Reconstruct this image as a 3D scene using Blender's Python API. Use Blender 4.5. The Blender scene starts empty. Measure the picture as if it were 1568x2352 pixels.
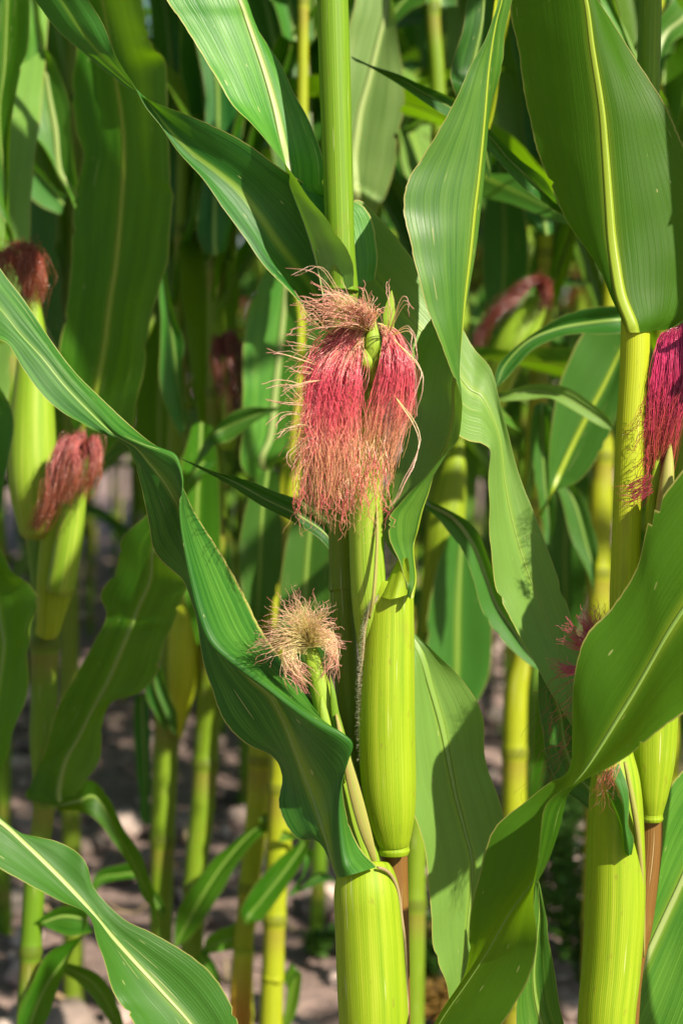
import bpy, math, random
import numpy as np
from mathutils import Vector, noise
R = math.radians
sc = bpy.context.scene
col = sc.collection

# ------------------------------------------------------------------ camera, sky, sun
LENS, CAMZ, PITCH = 60.0, 0.92, R(5)
cd = bpy.data.cameras.new('camera'); cam = bpy.data.objects.new('camera', cd); col.objects.link(cam)
cam.location = (0, -1.2, CAMZ); cam.rotation_euler = (math.pi/2 - PITCH, 0, 0)
cd.sensor_fit = 'VERTICAL'; cd.sensor_height = 36; cd.lens = LENS
cd.clip_start = 0.05; cd.clip_end = 600
cd.dof.use_dof = True; cd.dof.focus_distance = 1.18; cd.dof.aperture_fstop = 5.8
sc.camera = cam
SUN_AZ, SUN_EL = R(137), R(38)          # azimuth measured from +Y (view direction) towards +X
sx, sy, sz = math.sin(SUN_AZ)*math.cos(SUN_EL), math.cos(SUN_AZ)*math.cos(SUN_EL), math.sin(SUN_EL)
w = bpy.data.worlds.new('World'); sc.world = w; w.use_nodes = True
nt = w.node_tree; sk = nt.nodes.new('ShaderNodeTexSky'); sk.sky_type = 'NISHITA'; sk.sun_disc = False
sk.sun_elevation = SUN_EL; sk.sun_rotation = SUN_AZ
nt.links.new(sk.outputs[0], nt.nodes['Background'].inputs[0]); nt.nodes['Background'].inputs[1].default_value = 0.068
sd = bpy.data.lights.new('sun', 'SUN'); so = bpy.data.objects.new('sun', sd); col.objects.link(so)
sd.energy = 5.0; sd.angle = R(0.9); sd.color = (1.0, 0.905, 0.745)
so.rotation_euler = Vector((sx, sy, sz)).to_track_quat('Z', 'Y').to_euler(); so.location = (3, -3, 5)
sc.view_settings.view_transform = 'Standard'; sc.view_settings.look = 'None'
sc.view_settings.exposure = 0.9; sc.view_settings.gamma = 1
sc.cycles.max_bounces = 10; sc.cycles.transmission_bounces = 8; sc.cycles.diffuse_bounces = 5

# ------------------------------------------------------------------ helpers
K = 36.0/LENS/2352.0
CP = np.array(cam.location); FW = np.array([0, math.cos(PITCH), -math.sin(PITCH)])
UP = np.array([0, math.sin(PITCH), math.cos(PITCH)]); RT = np.array([1.0, 0, 0])
def at(x, y, d): return CP + d*FW + (x-784)*K*d*RT + (1176-y)*K*d*UP

def catmull(p, n, axis=0):
    """resample control points with n steps per span along axis 0"""
    p = np.asarray(p, float)
    a = np.concatenate([2*p[:1]-p[1:2], p, 2*p[-1:]-p[-2:-1]], 0)
    out = []
    for i in range(len(p)-1):
        p0, p1, p2, p3 = a[i], a[i+1], a[i+2], a[i+3]
        for k in range(n):
            t = k/n
            out.append(.5*((2*p1)+(-p0+p2)*t+(2*p0-5*p1+4*p2-p3)*t*t+(-p0+3*p1-3*p2+p3)*t**3))
    out.append(p[-1])
    return np.array(out)

def mesh_obj(name, verts, faces, mat, parent=None, uvs=None, root=None):
    me = bpy.data.meshes.new(name)
    v = np.asarray(verts, float)
    if root is not None: v = v - np.array(root.location)
    me.from_pydata(v.tolist(), [], faces)
    if uvs is not None:
        uv = me.uv_layers.new(name='UVMap')
        li = np.empty(len(me.loops), int); me.loops.foreach_get('vertex_index', li)
        uv.data.foreach_set('uv', np.asarray(uvs, float)[li].ravel())
    me.polygons.foreach_set('use_smooth', [True]*len(me.polygons))
    me.materials.append(mat); me.update()
    o = bpy.data.objects.new(name, me); col.objects.link(o)
    if parent is not None: o.parent = parent
    return o

def grid_faces(nr, nc, wrap=False):
    f = []
    for i in range(nr-1):
        for j in range(nc if wrap else nc-1):
            j2 = (j+1) % nc
            f.append((i*nc+j, i*nc+j2, (i+1)*nc+j2, (i+1)*nc+j))
    return f

def thing(name, label, cat, loc, group=None):
    o = bpy.data.objects.new(name, None); o.empty_display_size = .05; col.objects.link(o); o.location = loc
    o['label'] = label; o['category'] = cat
    if group: o['group'] = group
    return o

# ------------------------------------------------------------------ materials
class NT:
    def __init__(s, name):
        s.m = bpy.data.materials.new(name); s.m.use_nodes = True; s.t = s.m.node_tree; s.t.nodes.clear()
        s.out = s.n('ShaderNodeOutputMaterial')
    def n(s, t, **kw):
        nd = s.t.nodes.new(t)
        for k, v in kw.items(): setattr(nd, k, v)
        return nd
    def l(s, a, b): s.t.links.new(a, b)
    def put(s, sock, v):
        if isinstance(v, bpy.types.NodeSocket): s.l(v, sock)
        else: sock.default_value = v if not isinstance(v, tuple) or len(v) != 3 or sock.type == 'VECTOR' else (*v, 1)
    def math(s, op, a, b=0.0, c=None, clamp=False):
        nd = s.n('ShaderNodeMath', operation=op, use_clamp=clamp); s.put(nd.inputs[0], a); s.put(nd.inputs[1], b)
        if c is not None: s.put(nd.inputs[2], c)
        return nd.outputs[0]
    def mix(s, f, a, b):
        nd = s.n('ShaderNodeMix', data_type='RGBA'); s.put(nd.inputs[0], f); s.put(nd.inputs[6], a); s.put(nd.inputs[7], b)
        return nd.outputs[2]
    def uv(s):
        q = s.n('ShaderNodeSeparateXYZ'); s.l(s.n('ShaderNodeUVMap').outputs[0], q.inputs[0]); return q.outputs[0], q.outputs[1]
    def vec(s, x, y, z=0.0):
        c = s.n('ShaderNodeCombineXYZ'); s.put(c.inputs[0], x); s.put(c.inputs[1], y); s.put(c.inputs[2], z); return c.outputs[0]
    def noise(s, v, scale=1.0, detail=2.0, rough=.5):
        nd = s.n('ShaderNodeTexNoise'); s.put(nd.inputs['Vector'], v); nd.inputs['Scale'].default_value = scale
        nd.inputs['Detail'].default_value = detail; nd.inputs['Roughness'].default_value = rough
        return nd.outputs[0]
    def ramp(s, f, a, b):
        nd = s.n('ShaderNodeMapRange', interpolation_type='SMOOTHSTEP'); s.put(nd.inputs[0], f)
        nd.inputs[1].default_value = a; nd.inputs[2].default_value = b; return nd.outputs[0]
    def cramp(s, f, stops):
        nd = s.n('ShaderNodeValToRGB'); s.put(nd.inputs[0], f); e = nd.color_ramp.elements
        while len(e) > 1: e.remove(e[-1])
        e[0].position = stops[0][0]; e[0].color = (*stops[0][1], 1)
        for p, c in stops[1:]:
            q = e.new(p); q.color = (*c, 1)
        return nd.outputs[0]
    def finish(s, base, rough=.45, spec=.5, bump=None, bs=.3, bd=.0005, trans=None, tf=.3, sheen=0):
        p = s.n('ShaderNodeBsdfPrincipled'); s.put(p.inputs['Base Color'], base); s.put(p.inputs['Roughness'], rough)
        p.inputs['Specular IOR Level'].default_value = spec
        if sheen: p.inputs['Sheen Weight'].default_value = sheen
        if bump is not None:
            b = s.n('ShaderNodeBump'); s.put(b.inputs['Height'], bump); b.inputs['Strength'].default_value = bs; b.inputs['Distance'].default_value = bd
            s.l(b.outputs[0], p.inputs['Normal'])
        o = p.outputs[0]
        if trans is not None:
            t = s.n('ShaderNodeBsdfTranslucent'); s.put(t.inputs[0], trans)
            m = s.n('ShaderNodeMixShader'); s.put(m.inputs[0], tf); s.l(o, m.inputs[1]); s.l(t.outputs[0], m.inputs[2]); o = m.outputs[0]
        s.l(o, s.out.inputs[0]); return s.m

def leaf_material(name, dark, light, under, trans, tf=.36, veins=34, spec=.3):
    s = NT(name); u, v = s.uv()
    rnd = s.n('ShaderNodeObjectInfo').outputs['Random']
    off = s.math('MULTIPLY', rnd, 37.0)
    fine = s.noise(s.vec(s.math('MULTIPLY', u, 120.0), s.math('MULTIPLY', v, 5.0), off), 1, 3, .6)
    broad = s.noise(s.vec(s.math('MULTIPLY', u, 14.0), s.math('MULTIPLY', v, 6.0), off), 1, 2, .5)
    blot = s.noise(s.vec(s.math('MULTIPLY', u, 3.0), s.math('MULTIPLY', v, 14.0), off), 1, 3, .55)
    fr = s.math('FRACT', s.math('MULTIPLY', u, float(veins)))
    line = s.math('SUBTRACT', 1.0, s.math('MULTIPLY', s.math('ABSOLUTE', s.math('SUBTRACT', fr, .5)), 7.0), clamp=True)
    f = s.math('ADD', s.math('MULTIPLY', s.ramp(fine, .3, .75), .45), s.math('MULTIPLY', s.ramp(broad, .3, .7), .4))
    f = s.math('ADD', f, s.math('MULTIPLY', s.math('SUBTRACT', blot, .5), .7), clamp=True)
    c = s.mix(f, dark, light)
    ln = s.math('MULTIPLY', line, s.ramp(broad, .35, .65))
    c = s.mix(s.math('MULTIPLY', ln, .22), c, tuple(min(1, q*1.9+.02) for q in light))
    back = s.n('ShaderNodeNewGeometry').outputs['Backfacing']
    uc = s.mix(f, tuple(q*.8 for q in under), under)
    c = s.mix(back, c, uc)
    # pale scars and dots of wear
    vo = s.n('ShaderNodeTexVoronoi'); s.l(s.vec(s.math('MULTIPLY', u, 16.0), s.math('MULTIPLY', v, 42.0), off), vo.inputs['Vector']); vo.inputs['Scale'].default_value = 1.0
    sp = s.math('MULTIPLY', s.math('LESS_THAN', vo.outputs['Distance'], .10), s.math('GREATER_THAN', s.noise(s.vec(s.math('MULTIPLY', u, 4.0), s.math('MULTIPLY', v, 9.0), off), 1, 1), .55))
    vo2 = s.n('ShaderNodeTexVoronoi'); s.l(s.vec(s.math('MULTIPLY', u, 26.0), s.math('MULTIPLY', v, 9.0), off), vo2.inputs['Vector']); vo2.inputs['Scale'].default_value = 1.0
    sp2 = s.math('MULTIPLY', s.math('LESS_THAN', vo2.outputs['Distance'], .13), s.math('GREATER_THAN', s.noise(s.vec(s.math('MULTIPLY', u, 3.0), s.math('MULTIPLY', v, 5.0), s.math('ADD', off, 9.0)), 1, 1), .58))
    c = s.mix(s.math('MULTIPLY', s.math('MAXIMUM', sp, sp2), .7), c, (.38, .40, .14))
    # margin
    e = s.math('MINIMUM', u, s.math('SUBTRACT', 1.0, u))
    mg = s.math('SUBTRACT', 1.0, s.ramp(e, .006, .016))
    c = s.mix(s.math('MULTIPLY', mg, .85), c, (.36, .34, .09))
    md = s.math('SUBTRACT', 1.0, s.ramp(s.math('ABSOLUTE', s.math('SUBTRACT', u, .5)), .005, .11))
    md = s.math('MULTIPLY', s.math('MULTIPLY', md, md), s.math('MULTIPLY_ADD', s.ramp(v, .02, .45), -.55, .75))
    c = s.mix(md, c, (.26, .38, .03))
    tv = s.n('ShaderNodeHueSaturation'); s.l(c, tv.inputs['Color'])
    s.put(tv.inputs['Value'], s.math('MULTIPLY_ADD', rnd, .4, .8)); s.put(tv.inputs['Hue'], s.math('MULTIPLY_ADD', rnd, .02, .49))
    t = s.mix(s.math('MULTIPLY', f, .5), trans, tuple(min(1, q*1.35) for q in trans))
    bump = s.math('ADD', s.math('MULTIPLY', fine, .4), s.math('ADD', s.math('MULTIPLY', line, .16), s.math('MULTIPLY', broad, .8)))
    rg = s.math('MULTIPLY_ADD', blot, .28, .26)
    return s.finish(tv.outputs[0], rg, spec, bump, .55, .001, t, tf)

def stem_material(name, stops, rib=60, tf=.12, trans=(.4, .5, .02), rough=.55, scars=.55, streak=.6, node=0.0):
    """u round the stem, v in metres along"""
    s = NT(name); u, v = s.uv()
    off = s.math('MULTIPLY', s.n('ShaderNodeObjectInfo').outputs['Random'], 31.0)
    ring = s.vec(s.math('MULTIPLY', s.math('COSINE', s.math('MULTIPLY', u, math.tau)), 1.0), s.math('SINE', s.math('MULTIPLY', u, math.tau)), 0.0)
    q = s.n('ShaderNodeVectorMath', operation='MULTIPLY'); s.l(ring, q.inputs[0]); q.inputs[1].default_value = (6, 6, 1)
    a = s.n('ShaderNodeVectorMath', operation='ADD'); s.l(q.outputs[0], a.inputs[0]); s.l(s.vec(0.0, 0.0, s.math('MULTIPLY_ADD', v, 7.0, off)), a.inputs[1])
    broad = s.noise(a.outputs[0], 1, 3, .55)
    fr = s.math('FRACT', s.math('MULTIPLY', u, float(rib)))
    rl = s.math('ABSOLUTE', s.math('SUBTRACT', fr, .5))
    fine = s.noise(s.vec(s.math('MULTIPLY', u, rib*1.7), s.math('MULTIPLY', v, 8.0), off), 1, 3, .6)
    f = s.math('ADD', s.math('MULTIPLY', broad, .6), s.math('ADD', s.math('MULTIPLY', fine, streak*.5), s.math('MULTIPLY', rl, .14)), clamp=True)
    c = s.cramp(f, stops)
    sc1 = s.noise(s.vec(s.math('MULTIPLY', u, 60.0), s.math('MULTIPLY', v, 16.0), off), 1, 1)
    c = s.mix(s.math('MULTIPLY', s.ramp(sc1, .71, .77), scars), c, (.62, .60, .32))
    sc2 = s.noise(s.vec(s.math('MULTIPLY', u, 30.0), s.math('MULTIPLY', v, 90.0), s.math('ADD', off, 5.0)), 1, 3)
    c = s.mix(s.math('MULTIPLY', s.ramp(sc2, .64, .72), scars*.6), c, (.20, .12, .03))
    st = s.noise(s.vec(s.math('MULTIPLY', u, 5.0), s.math('MULTIPLY', v, 22.0), s.math('ADD', off, 11.0)), 1, 4, .6)
    c = s.mix(s.math('MULTIPLY', s.ramp(st, .60, .72), scars*.45), c, (.24, .20, .03))
    if node:
        dn = s.math('ABSOLUTE', s.math('SUBTRACT', s.math('FRACT', s.math('DIVIDE', v, node)), .5))
        c = s.mix(s.math('MULTIPLY', s.math('SUBTRACT', 1.0, s.ramp(dn, .03, .055)), .6), c, (.09, .10, .012))
        ab = s.math('SUBTRACT', s.math('FRACT', s.math('DIVIDE', v, node)), .5)
        c = s.mix(s.math('MULTIPLY', s.math('MULTIPLY', s.ramp(ab, .04, .08), s.math('SUBTRACT', 1.0, s.ramp(ab, .10, .34))), .45), c, (.22, .13, .03))
    bump = s.math('ADD', rl, s.math('MULTIPLY', fine, .7))
    return s.finish(c, rough, .28, bump, .32, .0005, trans, tf)

M = {}
M['leaf'] = leaf_material('leaf_green', (.005, .060, .008), (.050, .180, .018), (.048, .165, .018), (.12, .31, .004), .28)
M['leaf_deep'] = leaf_material('leaf_deep_green', (.006, .058, .004), (.042, .160, .008), (.050, .165, .010), (.24, .46, .006), .34, spec=.10)
M['leaf_pale'] = leaf_material('leaf_pale_green', (.028, .145, .014), (.125, .300, .032), (.165, .315, .055), (.17, .36, .006), .28)
M['leaf_two_tone'] = leaf_material('leaf_two_tone', (.012, .085, .009), (.082, .215, .024), (.016, .085, .006), (.10, .26, .004), .22, spec=.22)  # underside colour darkened to stand for the shade on the drooping lobe
M['leaf_bright'] = leaf_material('leaf_bright', (.12, .24, .05), (.26, .40, .12), (.30, .42, .15), (.22, .40, .02), .28)
M['leaf_olive'] = leaf_material('leaf_olive', (.010, .080, .004), (.070, .200, .008), (.085, .21, .012), (.22, .44, .003), .38, spec=.22)
M['stalk'] = stem_material('stalk_green', [(.2, (.07, .17, .007)), (.55, (.15, .28, .009)), (.85, (.28, .40, .03))], 40)
M['stalk_yellow'] = stem_material('stalk_yellow', [(.2, (.22, .33, .010)), (.55, (.38, .44, .012)), (.85, (.54, .54, .03))], 40)
M['stalk_mid'] = stem_material('stalk_mid', [(.2, (.12, .22, .008)), (.55, (.24, .33, .012)), (.85, (.38, .42, .03))], 40)
M['stalk_olive'] = stem_material('stalk_olive', [(.2, (.08, .14, .01)), (.55, (.15, .23, .012)), (.85, (.24, .32, .02))], 40)
M['stalk_purple'] = stem_material('stalk_purple', [(.2, (.12, .05, .015)), (.55, (.20, .10, .02)), (.85, (.28, .22, .04))], 30)
M['stalk_red'] = stem_material('stalk_red', [(.2, (.40, .12, .02)), (.5, (.46, .22, .02)), (.85, (.50, .36, .03))], 30)
_t = M['stalk_red'].node_tree; _p = next(n for n in _t.nodes if n.type == 'BSDF_PRINCIPLED'); _c = _p.inputs['Base Color'].links[0].from_socket
_u = _t.nodes.new('ShaderNodeUVMap'); _s = _t.nodes.new('ShaderNodeSeparateXYZ'); _r = _t.nodes.new('ShaderNodeMapRange'); _m = _t.nodes.new('ShaderNodeMix'); _m.data_type = 'RGBA'
_r.inputs[1].default_value = .005; _r.inputs[2].default_value = .07; _m.inputs[6].default_value = (.38, .42, .02, 1)
_t.links.new(_u.outputs[0], _s.inputs[0]); _t.links.new(_s.outputs[1], _r.inputs[0]); _t.links.new(_r.outputs[0], _m.inputs[0]); _t.links.new(_c, _m.inputs[7]); _t.links.new(_m.outputs[2], _p.inputs['Base Color'])
for q in ('stalk', 'stalk_yellow', 'stalk_mid'):
    st_ = {'stalk': [(.2, (.06, .15, .006)), (.55, (.12, .24, .008)), (.85, (.24, .35, .025))], 'stalk_yellow': [(.2, (.14, .24, .008)), (.55, (.34, .38, .010)), (.85, (.52, .48, .03))], 'stalk_mid': [(.2, (.08, .17, .006)), (.55, (.17, .27, .010)), (.85, (.30, .36, .03))]}[q]
    M[q+'_n'] = stem_material(q+'_jointed', st_, 40, node=.15)
M['sheath'] = stem_material('sheath_yellow_green', [(.2, (.11, .25, .006)), (.5, (.27, .39, .010)), (.85, (.47, .53, .05))], 90, .16, (.5, .6, .02))
M['husk'] = stem_material('husk_green', [(.2, (.09, .22, .012)), (.5, (.22, .37, .02)), (.85, (.44, .52, .08))], 50, .16, (.5, .6, .03), .45, .2, .8)
M['husk_pink'] = stem_material('husk_pink', [(.2, (.12, .26, .015)), (.42, (.26, .37, .04)), (.58, (.36, .32, .09)), (.72, (.38, .17, .09))], 50, .12, (.5, .4, .05), .5, .1, .9)
s = NT('midrib'); u_, v_ = s.uv(); nz = s.noise(s.vec(s.math('MULTIPLY', u_, 20.0), s.math('MULTIPLY', v_, 8.0)), 1, 2)
M['midrib'] = s.finish(s.mix(nz, (.14, .28, .035), (.28, .42, .08)), .4, .5, nz, .2, .0004, (.45, .55, .03), .25)
s = NT('midrib_pale'); u_, v_ = s.uv(); nz = s.noise(s.vec(s.math('MULTIPLY', u_, 20.0), s.math('MULTIPLY', v_, 8.0)), 1, 2)
M['midrib_pale'] = s.finish(s.mix(nz, (.24, .36, .085), (.42, .50, .19)), .4, .5, nz, .2, .0004, (.5, .55, .1), .2)
s = NT('midrib_yellow'); u_, v_ = s.uv(); nz = s.noise(s.vec(s.math('MULTIPLY', u_, 20.0), s.math('MULTIPLY', v_, 8.0)), 1, 2)
M['midrib_yellow'] = s.finish(s.mix(nz, (.24, .38, .016), (.40, .50, .04)), .4, .5, nz, .2, .0004, (.55, .6, .02), .3)

def silk_material(name, stops, tf=.35, val=(.65, .6)):
    s = NT(name); u, v = s.uv()
    f = s.math('ADD', v, s.math('MULTIPLY', s.math('SUBTRACT', u, .5), .22), clamp=True)
    c = s.cramp(f, stops)
    h = s.n('ShaderNodeHueSaturation'); s.l(c, h.inputs['Color']); s.put(h.inputs['Value'], s.math('MULTIPLY_ADD', s.math('FRACT', s.math('MULTIPLY', u, 7.3)), val[0], val[1]))
    return s.finish(h.outputs[0], .24, 1.0, None, trans=c, tf=tf)
M['silk_red'] = silk_material('silk_crimson', [(0, (.80, .66, .24)), (.12, (.86, .60, .38)), (.22, (.90, .38, .32)), (.42, (.76, .09, .15)), (.68, (.78, .13, .16)), (.84, (.84, .38, .24)), (1, (.72, .42, .18))], .35, (.95, .55))
M['silk_blond'] = silk_material('silk_blond', [(0, (.90, .86, .38)), (.55, (.92, .80, .48)), (.82, (.92, .64, .46)), (1, (.80, .36, .30))], .5, (.5, .85))
M['silk_magenta'] = silk_material('silk_magenta', [(0, (.82, .20, .22)), (.3, (.74, .05, .20)), (.6, (.56, .04, .10)), (.85, (.44, .09, .05)), (1, (.40, .15, .05))], .3, (1.1, .45))
M['silk_pink'] = silk_material('silk_pink', [(0, (.85, .30, .30)), (.5, (.80, .16, .26)), (1, (.70, .12, .20))])
M['silk_dark'] = silk_material('silk_dark', [(0, (.40, .12, .10)), (.4, (.30, .06, .04)), (1, (.15, .04, .02))])
M['silk_brown'] = silk_material('silk_brown', [(0, (.72, .22, .18)), (.3, (.60, .16, .11)), (.6, (.42, .11, .05)), (1, (.28, .08, .03))])
M['silk_dusky'] = silk_material('silk_dusky_pink', [(0, (.75, .36, .25)), (.35, (.70, .20, .20)), (.7, (.45, .13, .07)), (1, (.28, .08, .03))])

# ------------------------------------------------------------------ leaf, stem and silk builders
def surf(rows, nv=6, nc=7, sharp=None):
    """rows [R,C,3] world control points -> grid"""
    rows = np.asarray(rows, float)
    g = catmull(rows, nv)                                  # along
    g = np.swapaxes(catmull(np.swapaxes(g, 0, 1), nc), 0, 1)
    return g

def make_leaf(root, rows, us=None, mat='leaf', mid=1, rib_w=.006, rib_mat='midrib', nv=6, nc=7, ruffle=.0015, seed=0, label=None, flip=False, rib_end=1.0, rib_h=.065, name='leaf'):
    rows = np.asarray(rows, float); C = rows.shape[1]
    g = surf(rows, nv, nc); nr, ncol = g.shape[:2]
    if us is None: us = {3: [0, .5, 1], 2: [0, 1]}[C]
    U = np.concatenate([np.linspace(us[k], us[k+1], nc, endpoint=False) for k in range(C-1)]+[[us[-1]]])
    mi = mid*nc
    L = np.concatenate([[0], np.cumsum(np.linalg.norm(np.diff(g[:, mi], axis=0), axis=1))])
    du = np.gradient(g, axis=1); dv = np.gradient(g, axis=0)
    nrm = np.cross(du, dv); nrm /= (np.linalg.norm(nrm, axis=2, keepdims=True)+1e-12)
    rg = np.random.RandomState(seed+len(rows)*7)
    ph = rg.rand(6)*6.28; fq = 18+rg.rand(6)*50
    for side in (0, 1):
        amp = np.clip((.5-U if side == 0 else U-.5)*2, 0, 1)**2
        wv = sum(np.sin(L*fq[3*side+k]*(1+k)+ph[3*side+k])/(1+k) for k in range(3))
        g = g + nrm*(ruffle*amp[None, :, None]*wv[:, None, None])
    # channels along the blade: real gentle corrugation
    cor = np.sin(U*math.pi*14)*.00018+np.sin(U*math.pi*5+ph[0])*.0004
    g = g + nrm*cor[None, :, None]
    for ed, inn in ((0, 1), (ncol-1, ncol-2)):
        q = rg.rand(nr)*.12; q[rg.rand(nr) < .035] = .5+.4*rg.rand()
        g[:, ed] += (g[:, inn]-g[:, ed])*q[:, None]
    uv = np.stack([np.broadcast_to(U[None], (nr, ncol)), np.broadcast_to(L[:, None], (nr, ncol))], 2)
    f = grid_faces(nr, ncol)
    if flip: f = [q[::-1] for q in f]
    o = mesh_obj(name, g.reshape(-1, 3), f, M[mat], root, uv.reshape(-1, 2), root)
    if label: o['label'] = label
    if rib_w:
        t = np.linspace(0, 1, nr); ne = max(3, int(nr*rib_end))
        wd = rib_w*(1-t*.82)*.5
        du2 = du[:, mi]/(np.linalg.norm(du[:, mi], axis=1, keepdims=True)+1e-12)
        a = g[:, max(mi-1, 0)]-g[:, mi]; b = g[:, min(mi+1, ncol-1)]-g[:, mi]
        la = np.linalg.norm(a, axis=1, keepdims=True)+1e-9; lb = np.linalg.norm(b, axis=1, keepdims=True)+1e-9
        sa = g[:, mi]+a/la*np.minimum(wd[:, None], la*3); sb = g[:, mi]+b/lb*np.minimum(wd[:, None], lb*3)
        h = (rib_w*rib_h*(1-t*.8))[:, None]*nrm[:, mi]
        ring = np.stack([sa, (sa*.4+g[:, mi]*.6)+h, (sb*.4+g[:, mi]*.6)+h, sb, (sb*.4+g[:, mi]*.6)-h*1.4, (sa*.4+g[:, mi]*.6)-h*1.4], 1)[:ne]
        uvr = np.stack([np.broadcast_to(np.arange(6)[None]/6, (ne, 6)), np.broadcast_to(L[:ne, None], (ne, 6))], 2)
        mesh_obj('midrib', ring.reshape(-1, 3), grid_faces(ne, 6, True), M[rib_mat], o, uvr.reshape(-1, 2), root)
    return o

def px_rows(base, rows, tilt=0.0):
    """tilt (cm) turns the blade about its midrib: first margin nearer, last margin farther"""
    out = []; n = len(rows)
    for k, r in enumerate(rows):
        c = len(r)//3; t = tilt*min(1, k/2, (n-1-k)/2)
        out.append([at(r[i], r[i+1], base+(r[i+2]+t*(2*(i//3)/(c-1)-1))*.01) for i in range(0, len(r), 3)])
    return out

def tube_mesh(name, pts, rad, mat, parent, root, nseg=20, nsub=5, seam=None, flat=1.0, cap=True, ovl=.05, node=0.0):
    """tube through world pts; seam = angle where the wrapped margin shows (radius grows once round)"""
    c = catmull(np.asarray(pts, float), nsub); r = catmull(np.asarray(rad, float)[:, None], nsub)[:, 0]
    t = np.gradient(c, axis=0); t /= np.linalg.norm(t, axis=1, keepdims=True)
    ref = np.array([1.0, 0, 0]); a = ref-t*(t@ref)[:, None]; a /= np.linalg.norm(a, axis=1, keepdims=True)
    b = np.cross(t, a)
    L = np.concatenate([[0], np.cumsum(np.linalg.norm(np.diff(c, axis=0), axis=1))])
    if node: r = r*(1+.16*np.exp(-(((L/node) % 1-.5)*node/.006)**2))
    n = nseg+1
    th = np.linspace(0, math.tau, n)
    rr = np.ones(n) if seam is None else 1+ovl*np.linspace(0, 1, n)
    ang = th+(seam or 0)
    v = c[:, None]+(r[:, None, None]*rr[None, :, None])*(a[:, None]*np.cos(ang)[None, :, None]+b[:, None]*np.sin(ang)[None, :, None]*flat)
    uv = np.stack([np.broadcast_to(np.linspace(0, 1, n)[None], (len(c), n)), np.broadcast_to(L[:, None], (len(c), n))], 2)
    f = grid_faces(len(c), n); V = v.reshape(-1, 3)
    if cap:
        f = f+[tuple(range(n-1))[::-1], tuple((len(c)-1)*n+k for k in range(n-1))]
    return mesh_obj(name, V, f, M[mat], parent, uv.reshape(-1, 2), root)

def px_tube(name, pts, mat, parent, root, **kw):
    return tube_mesh(name, [at(p[0], p[1], p[2]) for p in pts], [p[3]*K*p[2] for p in pts], mat, parent, root, **kw)

def ground_below(p): return (float(p[0]), float(p[1]), 0.0)

def strands(name, lines, radius, mat, parent, root, seed=0, sub=4):
    rg = np.random.RandomState(seed); V = []; F = []; UVs = []; n0 = 0
    for ln in lines:
        c = catmull(np.asarray(ln), sub); m = len(c)
        t = np.gradient(c, axis=0); t /= (np.linalg.norm(t, axis=1, keepdims=True)+1e-12)
        ref = np.array([.3, .9, .2]); a = np.cross(t, ref); a /= (np.linalg.norm(a, axis=1, keepdims=True)+1e-9); b = np.cross(t, a)
        vv = np.linspace(0, 1, m); rad = radius*(.7+.6*rg.rand())*(1-.55*vv)
        ring = np.stack([c+rad[:, None]*(a*math.cos(q)+b*math.sin(q)) for q in (0, 2.094, 4.189)], 1)
        V.append(ring.reshape(-1, 3)); uu = rg.rand()
        UVs.append(np.stack([np.full((m, 3), uu), np.broadcast_to(vv[:, None], (m, 3))], 2).reshape(-1, 2))
        F += [tuple(n0+x for x in q) for q in grid_faces(m, 3, True)]
        n0 += 3*m
    return mesh_obj(name, np.concatenate(V), F, M[mat], parent, np.concatenate(UVs), root)

def wav(rg, ctrl, amp, grow=1.6, n=10):
    """dense wavy version of a pixel-space control line (x,y,d)"""
    c = catmull(np.asarray(ctrl, float), max(2, int(n/(len(ctrl)-1)))); m = len(c); t = np.linspace(0, 1, m)
    for ax, sc_ in ((0, 1.0), (1, .5), (2, K*1.2)):
        p = rg.rand(3)*6.28; f = (1.5, 4, 9)
        c[:, ax] += amp*sc_*(t**grow)*sum(np.sin(t*f[k]*(.7+.6*rg.rand())*3+p[k])/(1+k*.8) for k in range(3))
    return [at(*q) for q in c]

# ------------------------------------------------------------------ ground
def lin(a, b, n): return list(np.linspace(a, b, n, endpoint=False))
gx = [-60, -30, -15, -8, -5, -3.5]+lin(-2.6, 2.6, 210)+[2.6, 3.5, 5, 8, 15, 30, 60]
gy = [-40, -15, -6, -3, -1.5]+lin(-.8, 7, 300)+[7, 9, 12, 18, 30, 60, 120]
GV = []
for yy in gy:
    for xx in gx:
        fade = max(0, 1-max(0, abs(xx)-2.2)/4)
        z = 0
        if abs(xx) < 5 and -2 < yy < 10:
            z = .030*noise.noise(Vector((xx*2.1, yy*2.1, 0)))+.022*noise.noise(Vector((xx*7, yy*7, 3)))+.012*noise.noise(Vector((xx*19, yy*19, 5)))
        GV.append((xx, yy, z*fade-.012))
s = NT('soil')
g_ = s.n('ShaderNodeNewGeometry').outputs['Position']
n1 = s.noise(g_, 3.0, 5, .6); n2 = s.noise(g_, 45.0, 6, .65); n3 = s.noise(g_, 160.0, 3, .6)
c_ = s.cramp(s.math('ADD', s.math('MULTIPLY', n1, .45), s.math('MULTIPLY', n2, .55)), [(.3, (.13, .092, .082)), (.5, (.265, .19, .17)), (.7, (.46, .33, .28))])
c_ = s.mix(s.math('MULTIPLY', s.ramp(n3, .62, .7), .6), c_, (.36, .30, .25))
M['soil'] = s.finish(c_, .9, .2, s.math('ADD', n2, s.math('MULTIPLY', n3, .5)), .9, .01)
ground = mesh_obj('ground', GV, grid_faces(len(gy), len(gx)), M['soil']); ground['kind'] = 'structure'

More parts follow.
